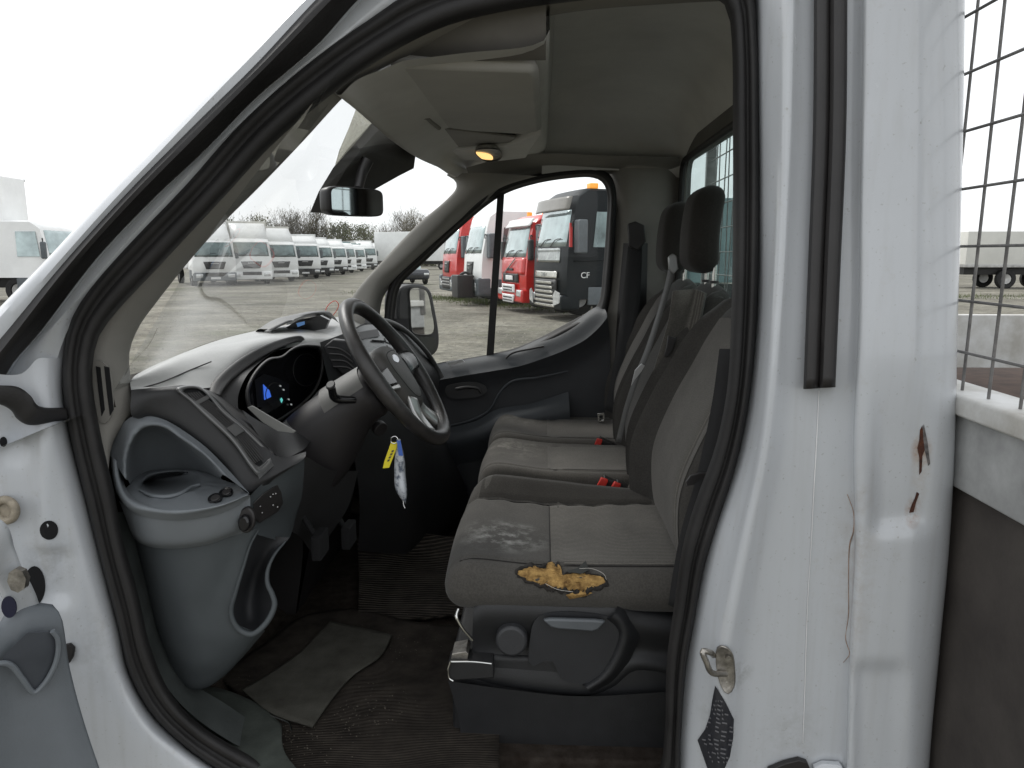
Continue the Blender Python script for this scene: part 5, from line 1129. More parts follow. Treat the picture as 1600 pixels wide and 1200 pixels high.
# hood over the dials
hm = mat('hood_plastic', (.035, .034, .034), .5, var=.1, bump=.35, bs=800, spec=.4)
ho = [(330, 612, 1.52), (336, 598, 1.55), (352, 580, 1.60), (385, 555, 1.70), (420, 537, 1.80), (455, 526, 1.92), (472, 525, 2.0), (479, 533, 2.05)]
hi = [(346, 618, 1.52), (354, 604, 1.56), (368, 590, 1.61), (398, 566, 1.71), (428, 548, 1.80), (455, 537, 1.91), (468, 534, 1.98), (474, 540, 2.03)]
hj = [(386, 640, 1.55), (386, 618, 1.58), (396, 592, 1.62), (412, 572, 1.70), (432, 556, 1.78), (452, 545, 1.88), (470, 542, 1.96), (480, 548, 2.02)]
loft('cluster_hood', [[p+Vector((-.01, 0, -.004)) for p in c3(ho)], c3(ho), c3(mix3 := [tuple(a*.5+b*.5 for a, b in zip(p, q)) for p, q in zip(ho, hi)]), c3(hi), [p+Vector((-.03, 0, 0)) for p in c3(hi)], [p+Vector((-.02, 0, 0)) for p in c3(hj)]], hm, db_, nu=50, nv=4, ang=0)
# binnacle ring and face (faces the driver)
bo = [(396, 650), (386, 634), (384, 612), (392, 590), (405, 572), (420, 560), (440, 556), (455, 545), (468, 539), (488, 538), (502, 542), (506, 556), (505, 580), (497, 604), (480, 626), (452, 648), (428, 662), (408, 660)]
def bx3(pts, o=0, k=0): return [PX(x, y, -.665+o+(x-384)*.0003) for x, y in pts]
cxm, cym = 446, 600
def sh(pts, f): return [(cxm+(x-cxm)*f, cym+(y-cym)*f) for x, y in pts]
loft('binnacle_rim', [bx3(sh(bo, 1.0), -.05), bx3(bo, .0), bx3(sh(bo, .955), .010), bx3(sh(bo, .92), .0), bx3(sh(bo, .90), -.035)], hm, db_, nu=90, nv=3, closed=True, ang=0)
P = cr(bx3(sh(bo, .93), -.03), 60, True); mesh_obj('dial_face', P, [tuple(range(60))], mat('dial_black', (.006, .006, .008), .18, var=.1), db_, smooth=False)
def face(nm, pts, m, o=-.027): return mesh_obj(nm, [PX(x, y, -.665+o+(x-384)*.0003) for x, y in pts], [tuple(range(len(pts)))], m, db_, smooth=False)
face('display_panel', [(398, 594), (412, 584), (432, 590), (452, 600), (452, 622), (430, 640), (402, 636)], mat('display_dark', (.010, .011, .016), .3), -.0275)
face('display_light', [(411, 600), (421, 610), (424, 620), (413, 625)], mat('display_blue', (.03, .08, .35), .4, emit=(.05, .16, .75), es=.55), -.0265)
gm = mat('display_green', (.1, .5, .5), .4, emit=(.15, .7, .65), es=.5); gw = mat('display_white', (.4, .42, .42), .4, emit=(.5, .55, .55), es=.3)
for c, mm in (((440, 625), gm), ((443, 609), gw), ((438, 603), gw), ((451, 624), gw), ((455, 632), gw)):
    x, y = c; face('warning_lamp', [(x-2.5, y-1), (x, y-4), (x+2.2, y), (x, y+5)] if mm is gm else [(x-1.5, y-1.5), (x+1.5, y-1), (x+1.5, y+1.5), (x-1, y+1)], mm, -.0265)
face('dial_trim', [(405, 640), (440, 622), (446, 628), (412, 650)], mat('dial_grey', (.03, .03, .033), .3), -.027)  # grey strip low on the dial face
for i_, (cx9, cy9, r9) in enumerate(((430, 617, 15), (478, 578, 20))):
    tube('dial_ring', [PX(cx9+r9*math.cos(a*.5236), cy9+r9*1.25*math.sin(a*.5236), -.665-.026+(cx9-384)*.0003) for a in range(12)], .0012, hm, db_, closed=True, n=5, seg=40)
# lower ledge under the dials, bright strip at its left
loft('cluster_ledge', [c3([(378, 640, 1.50), (400, 655, 1.53), (425, 667, 1.56), (450, 655, 1.66), (478, 632, 1.8), (500, 608, 1.92)]), c3([(384, 650, 1.49), (405, 665, 1.51), (430, 678, 1.54), (458, 672, 1.6), (486, 655, 1.72), (510, 630, 1.85)]), c3([(410, 690, 1.46), (425, 705, 1.47), (440, 716, 1.48), (470, 705, 1.52), (485, 690, 1.60), (515, 660, 1.75)])], dashd, db_, nu=40, nv=5, ang=0)
prism('ledge_strip', [PY(x, y, 1.495) for x, y in [(386, 637), (394, 634), (424, 652), (462, 674), (458, 677), (434, 674), (410, 660)]], (0, .004, 0), mat('strip_grey', (.20, .20, .19), .4, var=.1), db_, bevel=.001)
# end vent panel
pe = [(205, 609), (240, 604), (274, 606), (310, 604), (332, 618), (352, 640), (385, 668), (412, 692), (432, 711), (474, 708), (472, 716), (440, 735), (412, 752), (390, 772), (372, 754), (352, 733), (322, 703), (289, 679), (262, 661), (236, 651), (206, 650)]
ve1 = [(205, 609), (240, 603), (275, 606)]
A = [(205, 609, 1.35), (250, 605, 1.385), (300, 603, 1.425), (334, 620, 1.44), (362, 648, 1.44), (398, 680, 1.435), (436, 714, 1.43), (478, 706, 1.47)]
B_ = [(205, 622, 1.342), (246, 612, 1.37), (288, 612, 1.393), (322, 640, 1.395), (350, 674, 1.393), (378, 708, 1.39), (408, 742, 1.388), (476, 715, 1.45)]
Cc = [(206, 650, 1.335), (232, 647, 1.36), (262, 657, 1.375), (290, 674, 1.38), (320, 697, 1.38), (348, 724, 1.38), (388, 770, 1.375), (420, 756, 1.40)]
loft('end_panel', [c3(A), c3(B_), [p+Vector((0, -.004, 0)) for p in c3([tuple(a*.5+b*.5 for a, b in zip(p, q)) for p, q in zip(B_, Cc)])], c3(Cc), [p+Vector((0, .02, -.01)) for p in c3(Cc)]], dashd, db_, nu=60, nv=4, ang=0)
loft('hood_cheek', [c3([(306, 604, 1.47), (336, 614, 1.53), (364, 632, 1.56), (394, 655, 1.57), (412, 692, 1.47)]), c3([(300, 603, 1.428), (334, 620, 1.442), (362, 648, 1.442), (398, 680, 1.437), (424, 704, 1.434)])], hm, db_, nu=30, nv=3, ang=0)
vn = part('air_vent')
def pv(x, y, o=0):   # the vent plane
    a, b, c = PY(285, 609, 1.384), PY(312, 604, 1.428), PY(408, 742, 1.376); n = (b-a).cross(c-a).normalized()
    if n.y > 0: n = -n
    return PP(x, y, a+n*(.006+o), n)
vo = [(275, 608), (310, 603), (328, 616), (350, 640), (390, 673), (428, 709), (430, 720), (405, 745), (394, 734), (362, 690), (320, 650), (296, 627)]
vi = [(286, 611), (310, 608), (324, 618), (345, 644), (382, 676), (416, 711), (417, 717), (403, 729), (396, 722), (368, 684), (328, 645), (302, 624)]
loft('vent_bezel', [[pv(x, y, -.006) for x, y in vo], [pv(x, y, .002) for x, y in mix(vo, vi, .25)], [pv(x, y, .003) for x, y in mix(vo, vi, .6)], [pv(x, y, -.004) for x, y in vi], [pv(x, y, -.02) for x, y in vi]], silverd := mat('bezel_grey', (.14, .14, .14), .3, metal=.3, var=.05), vn, nu=90, nv=2, closed=True, ang=0)
pp = cr([pv(x, y, -.0055) for x, y in vi], 60, True); mesh_obj('vent_back', pp, [tuple(range(60))], deep, vn, smooth=False)
for k in range(6):
    f = (k+.5)/6
    tube('vent_slat', [pv(286+(310-286)*f+2, 611-3*f+4, -.003), pv(300+24*f, 625-4*f+2, -.003), pv(326+24*f, 646-4*f, -.003), pv(366+20*f, 683-4*f, -.003), pv(398+18*f, 724-10*f, -.003)], .0016, rubber2, vn, n=6, seg=30)
for q in ([(302, 629), (328, 615), (332, 620), (306, 634)],): prism('vent_bar', [pv(x, y, .000) for x, y in q], (0, -.003, 0), silverd, vn, bevel=.001)
prism('vent_tab', [pv(x, y, .001) for x, y in [(356, 668), (371, 659), (386, 671), (370, 681)]], (0, -.006, 0), dash, vn, bevel=.002)
prism('vent_foot', [pv(x, y, .001) for x, y in [(402, 734), (420, 718), (436, 712), (432, 724), (406, 748)]], (0, -.004, 0), dash, vn, bevel=.002)
# cup holder tray
ch = part('cup_holder'); LZ = 1.285
top_arc = [(172, 712, 1.36), (180, 680, 1.37), (198, 656, 1.36), (216, 648, 1.365), (238, 650, 1.37), (262, 658, 1.375), (290, 675, 1.378), (322, 699, 1.378), (352, 729, 1.375), (390, 771, 1.368)]
lip_in = [(196, 748, 1.325), (196, 715, 1.33), (206, 685, 1.335), (222, 668, 1.345), (240, 664, 1.35), (260, 668, 1.35), (286, 686, 1.352), (312, 704, 1.352), (330, 720, 1.352), (350, 742, 1.352)]
lip_b = [(200, 750, 1.37), (202, 720, 1.40), (212, 692, 1.43), (226, 676, 1.44), (242, 672, 1.45), (260, 676, 1.45), (284, 693, 1.45), (308, 710, 1.43), (326, 724, 1.41), (346, 744, 1.37)]
led_b = [PZ(x, y, LZ) for x, y in [(203, 757), (210, 748), (220, 741), (232, 736), (245, 734), (262, 733), (282, 732), (304, 734), (324, 739), (346, 749)]]
loft('tray_back', [c3(top_arc), c3([tuple(a*.45+b*.55 for a, b in zip(p, q)) for p, q in zip(top_arc, lip_in)]), c3(lip_in), c3(lip_b), led_b], cons, ch, nu=60, nv=5, ang=0)
led_f = [(346, 749), (372, 758), (390, 771), (360, 784), (330, 792), (300, 796), (270, 796), (240, 794), (215, 786), (200, 773), (197, 762), (203, 757)]
outer = led_b + [PZ(x, y, LZ-.002) for x, y in led_f[1:-1]]
def ell(f, z, n=40):
    return [PZ(268+51*f*math.cos(a), 755+19*f*math.sin(a)-3*f*math.cos(a), z) for a in [math.radians(200)+2*math.pi*i/n for i in range(n)]]
oc = cr(outer, 80, True)
el = ell(1.06, LZ+.003, 80)
# align rings by angle about the cup centre
cc0 = sum(el, Vector())/80
def order(P): return sorted(P, key=lambda p: math.atan2(p.y-cc0.y, p.x-cc0.x))
def ang_rs(P, n=80):
    out = []; cl = P+[P[0]]
    for k in range(n):
        a = -math.pi+2*math.pi*(k+.5)/n; best = None; d = Vector((math.cos(a), math.sin(a)))
        for p, q in zip(cl, cl[1:]):
            e = (q-p); den = d.x*e.y-d.y*e.x
            if abs(den) < 1e-9: continue
            w0 = p-cc0; t = (w0.x*e.y-w0.y*e.x)/den; s_ = (w0.x*d.y-w0.y*d.x)/den
            if t > 0 and -.001 <= s_ <= 1.001 and (best is None or t > best[0]): best = (t, p+e*s_)
        out.append(best[1] if best else p)
    return out
O_ = ang_rs(oc); E_ = ang_rs(ell(1.10, LZ, 120)); E1_ = ang_rs(ell(1.03, LZ+.003, 120)); E2_ = ang_rs(ell(.95, LZ-.002, 120)); E3_ = ang_rs(ell(.88, LZ-.05, 120))
loft('tray_floor', [O_, E_, E1_, E2_, E3_], cons, ch, raw=True, closed=True, nv=3, cap=True, ang=0)
# front lip rolling down to the curved bowl
def L3(o): return [(x, y, Y+o) for x, y, Y in [(172, 712, 1.36), (176, 748, 1.335), (184, 774, 1.31), (202, 794, 1.292), (235, 803, 1.278), (281, 807, 1.272), (325, 800, 1.28), (360, 788, 1.30), (390, 773, 1.33)]]
lf = [PZ(x, y, LZ-.002) for x, y in [(194, 730), (194, 752), (200, 770), (216, 785), (242, 793), (281, 796), (322, 792), (355, 784), (386, 771)]]
loft('tray_lip', [lf, c3([(180, 718, 1.33), (184, 750, 1.31), (192, 771, 1.296), (210, 788, 1.28), (239, 797, 1.268), (281, 801, 1.262), (323, 795, 1.268), (357, 786, 1.285), (388, 773, 1.32)]), c3(L3(0)), c3([(174, 722, 1.37), (180, 760, 1.35), (190, 784, 1.325), (208, 801, 1.305), (237, 810, 1.288), (281, 813, 1.282), (326, 807, 1.29), (362, 795, 1.31), (391, 777, 1.34)])], cons, ch, nu=60, nv=5, ang=0)
tube('cup_notch', [PZ(x, y, LZ+.003) for x, y in [(218, 766), (240, 775), (262, 776), (282, 771), (300, 760), (312, 757)]], [.002, .0035, .004, .0025], cons, ch, n=8, seg=40)
for x, y in ((337, 781), (354, 772)):
    c = onz(x, y, LZ+.001); b = part('round_switch', ch) if False else None
    prism('switch_collar', disc(PZ(x, y, LZ), (0, -.45, 1), .0135, 24), (0, -.003, .006), black, ch, bevel=.001); prism('switch_button', disc(PZ(x, y-1.5, LZ+.006), (0, -.45, 1), .0085, 20), (0, -.002, .004), rubber2, ch, bevel=.0015)
# bowl and the panel going down to the floor
bw = [c3([(186, 782, 1.34), (210, 800, 1.31), (237, 809, 1.293), (281, 812, 1.287), (326, 806, 1.295), (362, 794, 1.315), (391, 776, 1.345)]),
      c3([(196, 808, 1.34), (214, 824, 1.315), (237, 830, 1.30), (281, 832, 1.295), (328, 824, 1.30), (364, 810, 1.32), (391, 797, 1.345)]),
      c3([(204, 830, 1.35), (216, 842, 1.325), (238, 848, 1.31), (281, 849, 1.305), (330, 841, 1.31), (366, 828, 1.33), (390, 818, 1.35)]),
      c3([(210, 842, 1.37), (222, 850, 1.345), (242, 856, 1.33), (281, 857, 1.325), (328, 850, 1.33), (362, 838, 1.345), (384, 832, 1.36)])]
loft('bowl_side', bw, cons, ch, nu=60, nv=4, ang=0)
def rows3(L): return [c3(l) for l in L]
loft('lower_panel', rows3([
    [(206, 835, 1.40), (222, 850, 1.355), (245, 856, 1.335), (281, 857, 1.33), (328, 850, 1.335), (366, 836, 1.35), (388, 830, 1.36), (402, 826, 1.37)],
    [(216, 880, 1.40), (232, 892, 1.36), (250, 900, 1.34), (290, 905, 1.33), (325, 900, 1.335), (354, 893, 1.35), (368, 888, 1.355), (379, 886, 1.36)],
    [(228, 930, 1.40), (240, 940, 1.365), (258, 950, 1.345), (292, 958, 1.335), (322, 955, 1.34), (345, 948, 1.345), (356, 942, 1.35), (364, 938, 1.352)],
    [(240, 975, 1.40), (250, 988, 1.37), (268, 998, 1.35), (296, 1005, 1.34), (322, 1000, 1.34), (345, 990, 1.345), (360, 978, 1.35), (368, 972, 1.352)],
    [(252, 1018, 1.41), (262, 1028, 1.38), (278, 1038, 1.36), (300, 1044, 1.35), (322, 1038, 1.35), (345, 1022, 1.355), (372, 1004, 1.36), (396, 985, 1.365)],
    [(266, 1058, 1.42), (274, 1066, 1.40), (286, 1072, 1.385), (302, 1075, 1.375), (322, 1070, 1.375), (342, 1056, 1.38), (374, 1024, 1.38), (410, 984, 1.38)],
    [(272, 1066, 1.45), (280, 1072, 1.43), (290, 1077, 1.42), (304, 1079, 1.41), (324, 1074, 1.41), (346, 1060, 1.42), (378, 1028, 1.42), (414, 986, 1.42)]]), consd, db_, nu=60, nv=5, ang=0)
tube('pocket_rim', c3([(404, 828, 1.365), (392, 850, 1.36), (381, 884, 1.357), (368, 926, 1.35), (361, 955, 1.347), (366, 974, 1.347), (378, 987, 1.35), (394, 991, 1.352), (408, 982, 1.358), (422, 964, 1.37), (429, 944, 1.38), (425, 928, 1.385), (418, 912, 1.39), (418, 892, 1.40), (428, 868, 1.42), (446, 846, 1.45)]), [.002, .003, .0045, .006, .006, .0045, .002], consd, db_, n=12, seg=90)
loft('pocket_inside', [c3([(402, 834, 1.38), (389, 862, 1.38), (376, 900, 1.38), (365, 945, 1.375), (372, 980, 1.375), (395, 987, 1.38)]), c3([(425, 838, 1.44), (412, 866, 1.45), (398, 900, 1.46), (390, 940, 1.45), (392, 968, 1.43), (402, 982, 1.40)]), c3([(452, 840, 1.46), (430, 866, 1.43), (420, 892, 1.41), (422, 918, 1.40), (428, 944, 1.395), (418, 966, 1.385)])], mat('pocket_plastic', (.028, .029, .032), .6, bump=.2, bs=700), db_, nu=30, nv=5, ang=0)
# knee panel with the switches
loft('knee_panel', [c3([(390, 775, 1.35), (412, 754, 1.39), (440, 736, 1.42), (476, 712, 1.47)]), c3([(386, 800, 1.352), (415, 790, 1.40), (446, 775, 1.45), (474, 750, 1.50)]), c3([(392, 826, 1.36), (418, 822, 1.42), (444, 805, 1.48), (470, 785, 1.54)]), c3([(404, 836, 1.38), (425, 842, 1.43), (448, 846, 1.50), (462, 815, 1.58)])], consd, db_, nu=40, nv=5, ang=0)
loft('knee_panel_edge', [c3([(476, 712, 1.47), (474, 750, 1.50), (468, 790, 1.54), (455, 830, 1.56)]), c3([(520, 735, 1.62), (505, 770, 1.64), (490, 800, 1.66), (470, 840, 1.68)]), c3([(560, 735, 1.75), (545, 790, 1.78), (520, 830, 1.8), (490, 870, 1.82)])], mat('knee_dark', (.026, .026, .027), .6, bump=.3, bs=800), db_, nu=30, nv=5, ang=0)
prism('switch_pod', [PY(x, y, 1.372+(x-398)*.0015) for x, y in [(398, 784), (412, 770), (436, 754), (440, 768), (443, 786), (436, 798), (408, 816), (402, 808)]], (0, -.010, 0), rubber2, db_, bevel=.003)
for x, y in ((407, 791), (410, 801), (427, 772), (431, 771), (427, 789), (434, 792), (423, 776)): prism('switch_symbol', disc(PY(x, y, 1.368+(x-398)*.0015-.008), (0, -1, 0), .0014, 8), (0, -.001, 0), mat('symbol_grey', (.4, .4, .4), .5), db_)
lk = PY(388, 810, 1.34)
prism('light_switch_ring', disc(lk, (-.1, -1, .1), .017, 32, ry=.026, ax=(1, 0, -.1)), (0, -.012, 0), rubber2, db_, bevel=.003); prism('light_knob', disc(lk+Vector((0, -.012, -.002)), (-.1, -1, .1), .012, 28, ry=.016), (0, -.014, 0), black, db_, bevel=.004)
# display pod and centre stack beyond the wheel
pod_t = [(405, 514, 2.2), (430, 499, 2.25), (460, 491, 2.3), (490, 486, 2.36), (512, 486, 2.42), (520, 494, 2.46)]
pod_f = [(428, 517, 2.12), (445, 508, 2.16), (462, 500, 2.2), (485, 492, 2.28), (505, 491, 2.36), (516, 500, 2.42)]
loft('display_pod', [c3([(395, 524, 2.3), (425, 508, 2.4), (460, 500, 2.45), (490, 495, 2.5), (515, 496, 2.55), (530, 505, 2.6)]), c3(pod_t), c3(pod_f), [p+Vector((-.03, 0, -.002)) for p in c3(pod_f)]], mat('pod_plastic', (.10, .10, .098), .45, bump=.3, bs=700), db_, nu=40, nv=4, ang=0)
prism('pod_screen', [PY(x, y, 2.3) for x, y in [(446, 512), (466, 500), (500, 493), (514, 500), (508, 514), (470, 520)]], (0, .02, 0), black, db_)
prism('pod_light', [PY(x, y, 2.296) for x, y in [(463, 505), (476, 502), (476, 507), (465, 511)]], (0, .001, 0), mat('pod_blue', (.1, .2, .4), .4, emit=(.12, .25, .5), es=.35), db_)
loft('dash_face', [c3([(500, 535, 2.02), (540, 520, 2.15), (575, 504, 2.35), (610, 508, 2.5), (645, 530, 2.68), (690, 585, 2.84)]), c3([(505, 560, 2.0), (545, 545, 2.1), (580, 520, 2.28), (612, 524, 2.42), (645, 550, 2.6), (686, 600, 2.8)]), c3([(515, 600, 1.98), (560, 600, 2.08), (600, 580, 2.2), (630, 580, 2.35), (655, 600, 2.55), (688, 640, 2.78)]), c3([(540, 660, 1.98), (580, 670, 2.05), (620, 670, 2.15), (655, 670, 2.3), (680, 680, 2.5), (700, 700, 2.75)]), c3([(560, 760, 2.0), (610, 770, 2.1), (650, 770, 2.2), (680, 770, 2.4), (700, 770, 2.5), (730, 770, 2.75)]), c3([(560, 860, 2.1), (610, 865, 2.2), (650, 865, 2.3), (680, 860, 2.4), (700, 850, 2.6), (730, 850, 2.75)])], dashd, db_, nu=60, nv=6, ang=0)
tube('dash_rim', c3([(575, 502, 2.33), (605, 503, 2.46), (635, 518, 2.6), (665, 548, 2.72), (684, 578, 2.82), (690, 590, 2.83)]), [.012, .010, .009, .010], dash, db_, n=10, seg=50)
fas = [(546, 522, 2.10), (560, 512, 2.16), (578, 507, 2.26), (600, 512, 2.36), (622, 528, 2.46), (640, 548, 2.54)]
fas2 = [(556, 572, 2.02), (575, 566, 2.08), (595, 560, 2.16), (615, 562, 2.24), (632, 570, 2.34), (648, 582, 2.42)]
cs_ = part('centre_stack')
loft('stack_face', [c3(fas), c3([tuple(a*.5+b*.5 for a, b in zip(p, q)) for p, q in zip(fas, fas2)]), c3(fas2)], mat('stack_silver', (.22, .225, .225), .35, metal=.25, var=.08), cs_, nu=30, nv=4, ang=0)
def fp(u, v, o=.0):
    a = cr(c3(fas), 21); b = cr(c3(fas2), 21); i = max(0, min(19.99, u*20)); k = int(i); p = a[k].lerp(a[k+1], i-k); q = b[k].lerp(b[k+1], i-k); r_ = p.lerp(q, v)
    return r_+(C0-r_).normalized()*o
def fq(nm, u0, u1, v0, v1, m, o=.012, t=.006): return prism(nm, [fp(u0, v0, o), fp(u1, v0, o), fp(u1, v1, o), fp(u0, v1, o)], (-.003, t, 0), m, cs_, bevel=.0015)
fq('radio_screen', .12, .44, .12, .34, rubber2); fq('radio_slot', .30, .50, .45, .50, deep)
for i in range(4):
    for j in range(3):
        fq('radio_button', .52+.115*i, .61+.115*i, .12+.22*j, .26+.22*j, mat('button_grey', (.30, .31, .31), .4) if (i+j) % 3 else whitem, .013)
fq('radio_panel', .08, .48, .58, .92, mat('button_grey', (.3, .31, .31), .4)); fq('radio_gap', .1, .46, .74, .765, deep, .014)
# side vents by the cluster
for dy in (0, ):
    v2 = part('centre_vent')
    prism('vent_housing', [PY(x, y, 2.02) for x, y in [(505, 542), (520, 530), (542, 533), (556, 552), (562, 580), (556, 592), (535, 585), (512, 565)]], (0, .03, 0), dashd, v2, bevel=.004)
    for k in range(4): tube('vent_slat', [PY(512+3*k, 543+10*k, 2.012), PY(530+5*k, 545+10*k, 2.012), PY(548+3*k, 556+10*k, 2.012)], .003, rubber2, v2, n=6, seg=12)
# centre console and hump
loft('centre_console', [[Vector((-.74, y, 1.22)) for y in (1.96, 2.1, 2.35, 2.5)], [Vector((-.62, y, 1.16)) for y in (2.0, 2.1, 2.35, 2.48)], [Vector((-.66, y, 1.0)) for y in (2.0, 2.1, 2.35, 2.48)], [Vector((-.72, y, .70)) for y in (1.96, 2.1, 2.35, 2.5)]], rubber2, nu=20, nv=5, ang=0)
loft('console_side', [[Vector((x, 1.97+.02*(x+.9), 1.24)) for x in (-1.0, -.85, -.73)], [Vector((x, 1.97, .95)) for x in (-1.0, -.85, -.69)], [Vector((x, 1.95, .70)) for x in (-1.0, -.85, -.72)]], rubber2, nu=10, nv=4, ang=0)
# steering column, stalk
col = part('steering_column')
WC = PY(620, 580, 1.69); WN = Vector((.826, 0, .563)); WU = Vector((0, 1, 0)); WV = Vector((-.563, 0, .826))
cdm2 = mat('column_plastic', (.10, .097, .09), .5, var=.1, bump=.3, bs=700); cdk = mat('column_dark', (.020, .018, .019), .5, var=.1, bump=.3, bs=700)
def ring(c, a, b, n=32, lo=1.0): return [c+WU*math.cos(t)*a+WV*(math.sin(t)*(b if math.sin(t) > 0 else b*lo)) for t in [2*math.pi*i/n for i in range(n)]]
loft('column_shroud', [ring(WC-WN*.40+WV*(-.02), .10, .06, lo=2.6), ring(WC-WN*.24, .09, .060, lo=2.2), ring(WC-WN*.12, .075, .055, lo=1.3), ring(WC-WN*.065, .07, .055, lo=1.2), ring(WC-WN*.055, .05, .04)], cdk, col, raw=True, closed=True, nv=4, ang=0, cap=True)
loft('upper_shroud', [[q for q in ring(WC-WN*d+WV*.003, a, b, 32)[1:16]] for d, a, b in ((.175, .081, .064), (.12, .077, .061), (.068, .071, .058))], cdm2, col, raw=True, nv=4, ang=0)
s0 = WC-WN*.10-WU*.07
tube('indicator_stalk', [s0, PY(524, 622, 1.60), PY(518, 606, 1.58)], [.008, .010, .009], black, col, n=10, seg=20)
prism('stalk_tip', disc(PY(517, 604, 1.575), (-.2, -.6, .7), .011, 16), (0, -.003, .006), rubber2, col, bevel=.002)
tube('wiper_stalk', [WC-WN*.10+WU*.07, WC-WN*.08+WU*.15+WV*.01, WC-WN*.07+WU*.19+WV*.015], [.007, .009, .010], black, col, n=10, seg=20)
prism('ignition_barrel', disc(WC-WN*.13+WU*.04-WV*.085, (.5, -.5, -.3), .018, 24), Vector((.012, -.012, -.006)), cdk, col, bevel=.002)
# steering wheel
sw = part('steering_wheel'); RW = .186
V, Fc = [], []; n1_, n2_ = 96, 16
for i in range(n1_):
    a = 2*math.pi*i/n1_; d = WU*math.cos(a)+WV*math.sin(a); tr_ = .0165+.0015*math.cos(4*a)
    for k in range(n2_):
        b = 2*math.pi*k/n2_; V.append(WC+d*(RW+tr_*math.cos(b))+WN*tr_*1.05*math.sin(b))
for i in range(n1_):
    for k in range(n2_): Fc.append((i*n2_+k, ((i+1) % n1_)*n2_+k, ((i+1) % n1_)*n2_+(k+1) % n2_, i*n2_+(k+1) % n2_))
mesh_obj('rim', V, Fc, leather, sw, ang=0)
def wp(u, v, n_=0): return WC+WU*u+WV*v+WN*n_
hubp = [(-.070, .030), (-.055, .052), (0, .060), (.055, .052), (.070, .030), (.066, -.02), (.048, -.072), (.02, -.090), (-.02, -.090), (-.048, -.072), (-.066, -.02)]
def hub(f, n_):
    f = f*1.12
    return [wp(u*f, (v+.015)*f-.015, n_) for u, v in hubp]
loft('hub', [hub(.9, -.055), hub(1.02, -.035), hub(1.03, -.012), hub(.97, .003), hub(.8, .012), hub(.4, .016), hub(.05, .017)], mat('hub_plastic', (.055, .052, .048), .5, var=.1, bump=.3, bs=700), sw, nu=60, closed=True, nv=3, ang=0, cap=True)
mid = mat('spoke_silver', (.45, .45, .44), .28, metal=.75, var=.05); spk = mat('spoke_black', (.018, .018, .018), .25, var=.1)
for s in (-1, 1):
    loft('spoke', [[wp(s*.060, .030, -.01), wp(s*.11, .028, -.014), wp(s*.172, .020, -.006)], [wp(s*.062, .010, -.002), wp(s*.11, .008, -.006), wp(s*.175, .004, 0)], [wp(s*.064, -.030, -.008), wp(s*.11, -.026, -.012), wp(s*.172, -.022, -.004)]], spk, sw, nu=20, nv=3, thick=.018, ang=0)
    prism('spoke_switch', [wp(s*.078, .022, .003), wp(s*.135, .018, -.001), wp(s*.138, -.014, .0), wp(s*.080, -.022, .003)], WN*.005, spk, sw, bevel=.003)
    prism('spoke_inlay', [wp(s*.072, -.024, .001), wp(s*.130, -.018, -.002), wp(s*.132, -.026, -.002), wp(s*.074, -.036, .001)], WN*.005, mid, sw, bevel=.002)
    loft('lower_spoke', [[wp(s*.020, -.082, -.006), wp(s*.034, -.12, -.012), wp(s*.052, -.168, -.004)], [wp(s*.040, -.074, .0), wp(s*.056, -.112, -.006), wp(s*.074, -.160, .0)], [wp(s*.056, -.060, -.006), wp(s*.075, -.10, -.012), wp(s*.098, -.145, -.004)]], mid, sw, nu=20, nv=3, thick=.012, ang=0)
prism('emblem', disc(wp(0, .026, .0135), WN, .024, 32, ry=.0115, ax=WU), WN*.003, mat('emblem_pale', (.62, .64, .68), .25, metal=.5), sw, bevel=.001)
tube('hub_seam', [wp(u*.84, (v+.015)*.84-.015, .0125) for u, v in hubp], .0012, deep, sw, closed=True, n=5, seg=60)
prism('badge_text', disc(wp(.0, -.045, .0145), WN, .012, 12, ry=.004, ax=WU), WN*.0008, mat('grey_print', (.14, .14, .14), .5), sw)
# pedals
pdl = part('pedals') if False else None
for x, y, Yp in ((500, 850, 1.62), (545, 835, 1.8)):
    pq = PY(x, y, Yp); q = box('foot_pedal', pq-Vector((.012, .035, .03)), pq+Vector((.012, .035, .03)), deep, r=.005); tube('pedal_arm', [pq, pq+Vector((-.06, 0, .12)), pq+Vector((-.08, 0, .25))], .007, deep, q, n=6)
# ---- key tags hanging from the ignition
VANMODE = False
kt = empty('key_tag', PY(612, 690, 1.56)); tag(kt, 'yellow plastic key tag hanging under the steering wheel', 'key tag', 'tags on the ignition key')
def rel(o, pts): return [p-o.location for p in pts]
yel = mat('yellow_tag', (.72, .60, .03), .45, var=.1)
prism('tag_plate', rel(kt, [PY(x, y, 1.56) for x, y in [(611, 691), (621, 691), (620, 700), (608, 731), (598, 732), (600, 722)]]), (0, .002, 0), yel, kt, bevel=.0008)
ink = mat('dark_ink', (.05, .05, .04), .6)
for k in range(4): f = .25+.15*k; prism('tag_mark', rel(kt, [PY(617-14*f-1.5, 696+32*f, 1.559), PY(617-14*f+2, 694+32*f+1, 1.559), PY(617-14*f+1, 697+32*f+1, 1.559), PY(617-14*f-2, 699+32*f, 1.559)]), (0, -.0004, 0), ink, kt)
tube('key_ring', rel(kt, [PY(x, y, 1.56) for x, y in [(612, 684), (618, 682), (622, 688), (617, 693), (611, 691)]]), .0012, chrome, kt, closed=True, n=6, seg=24)
wt = empty('key_tag', PY(624, 690, 1.57)); tag(wt, 'long crumpled white and blue paper tag hanging by the yellow one', 'key tag', 'tags on the ignition key')
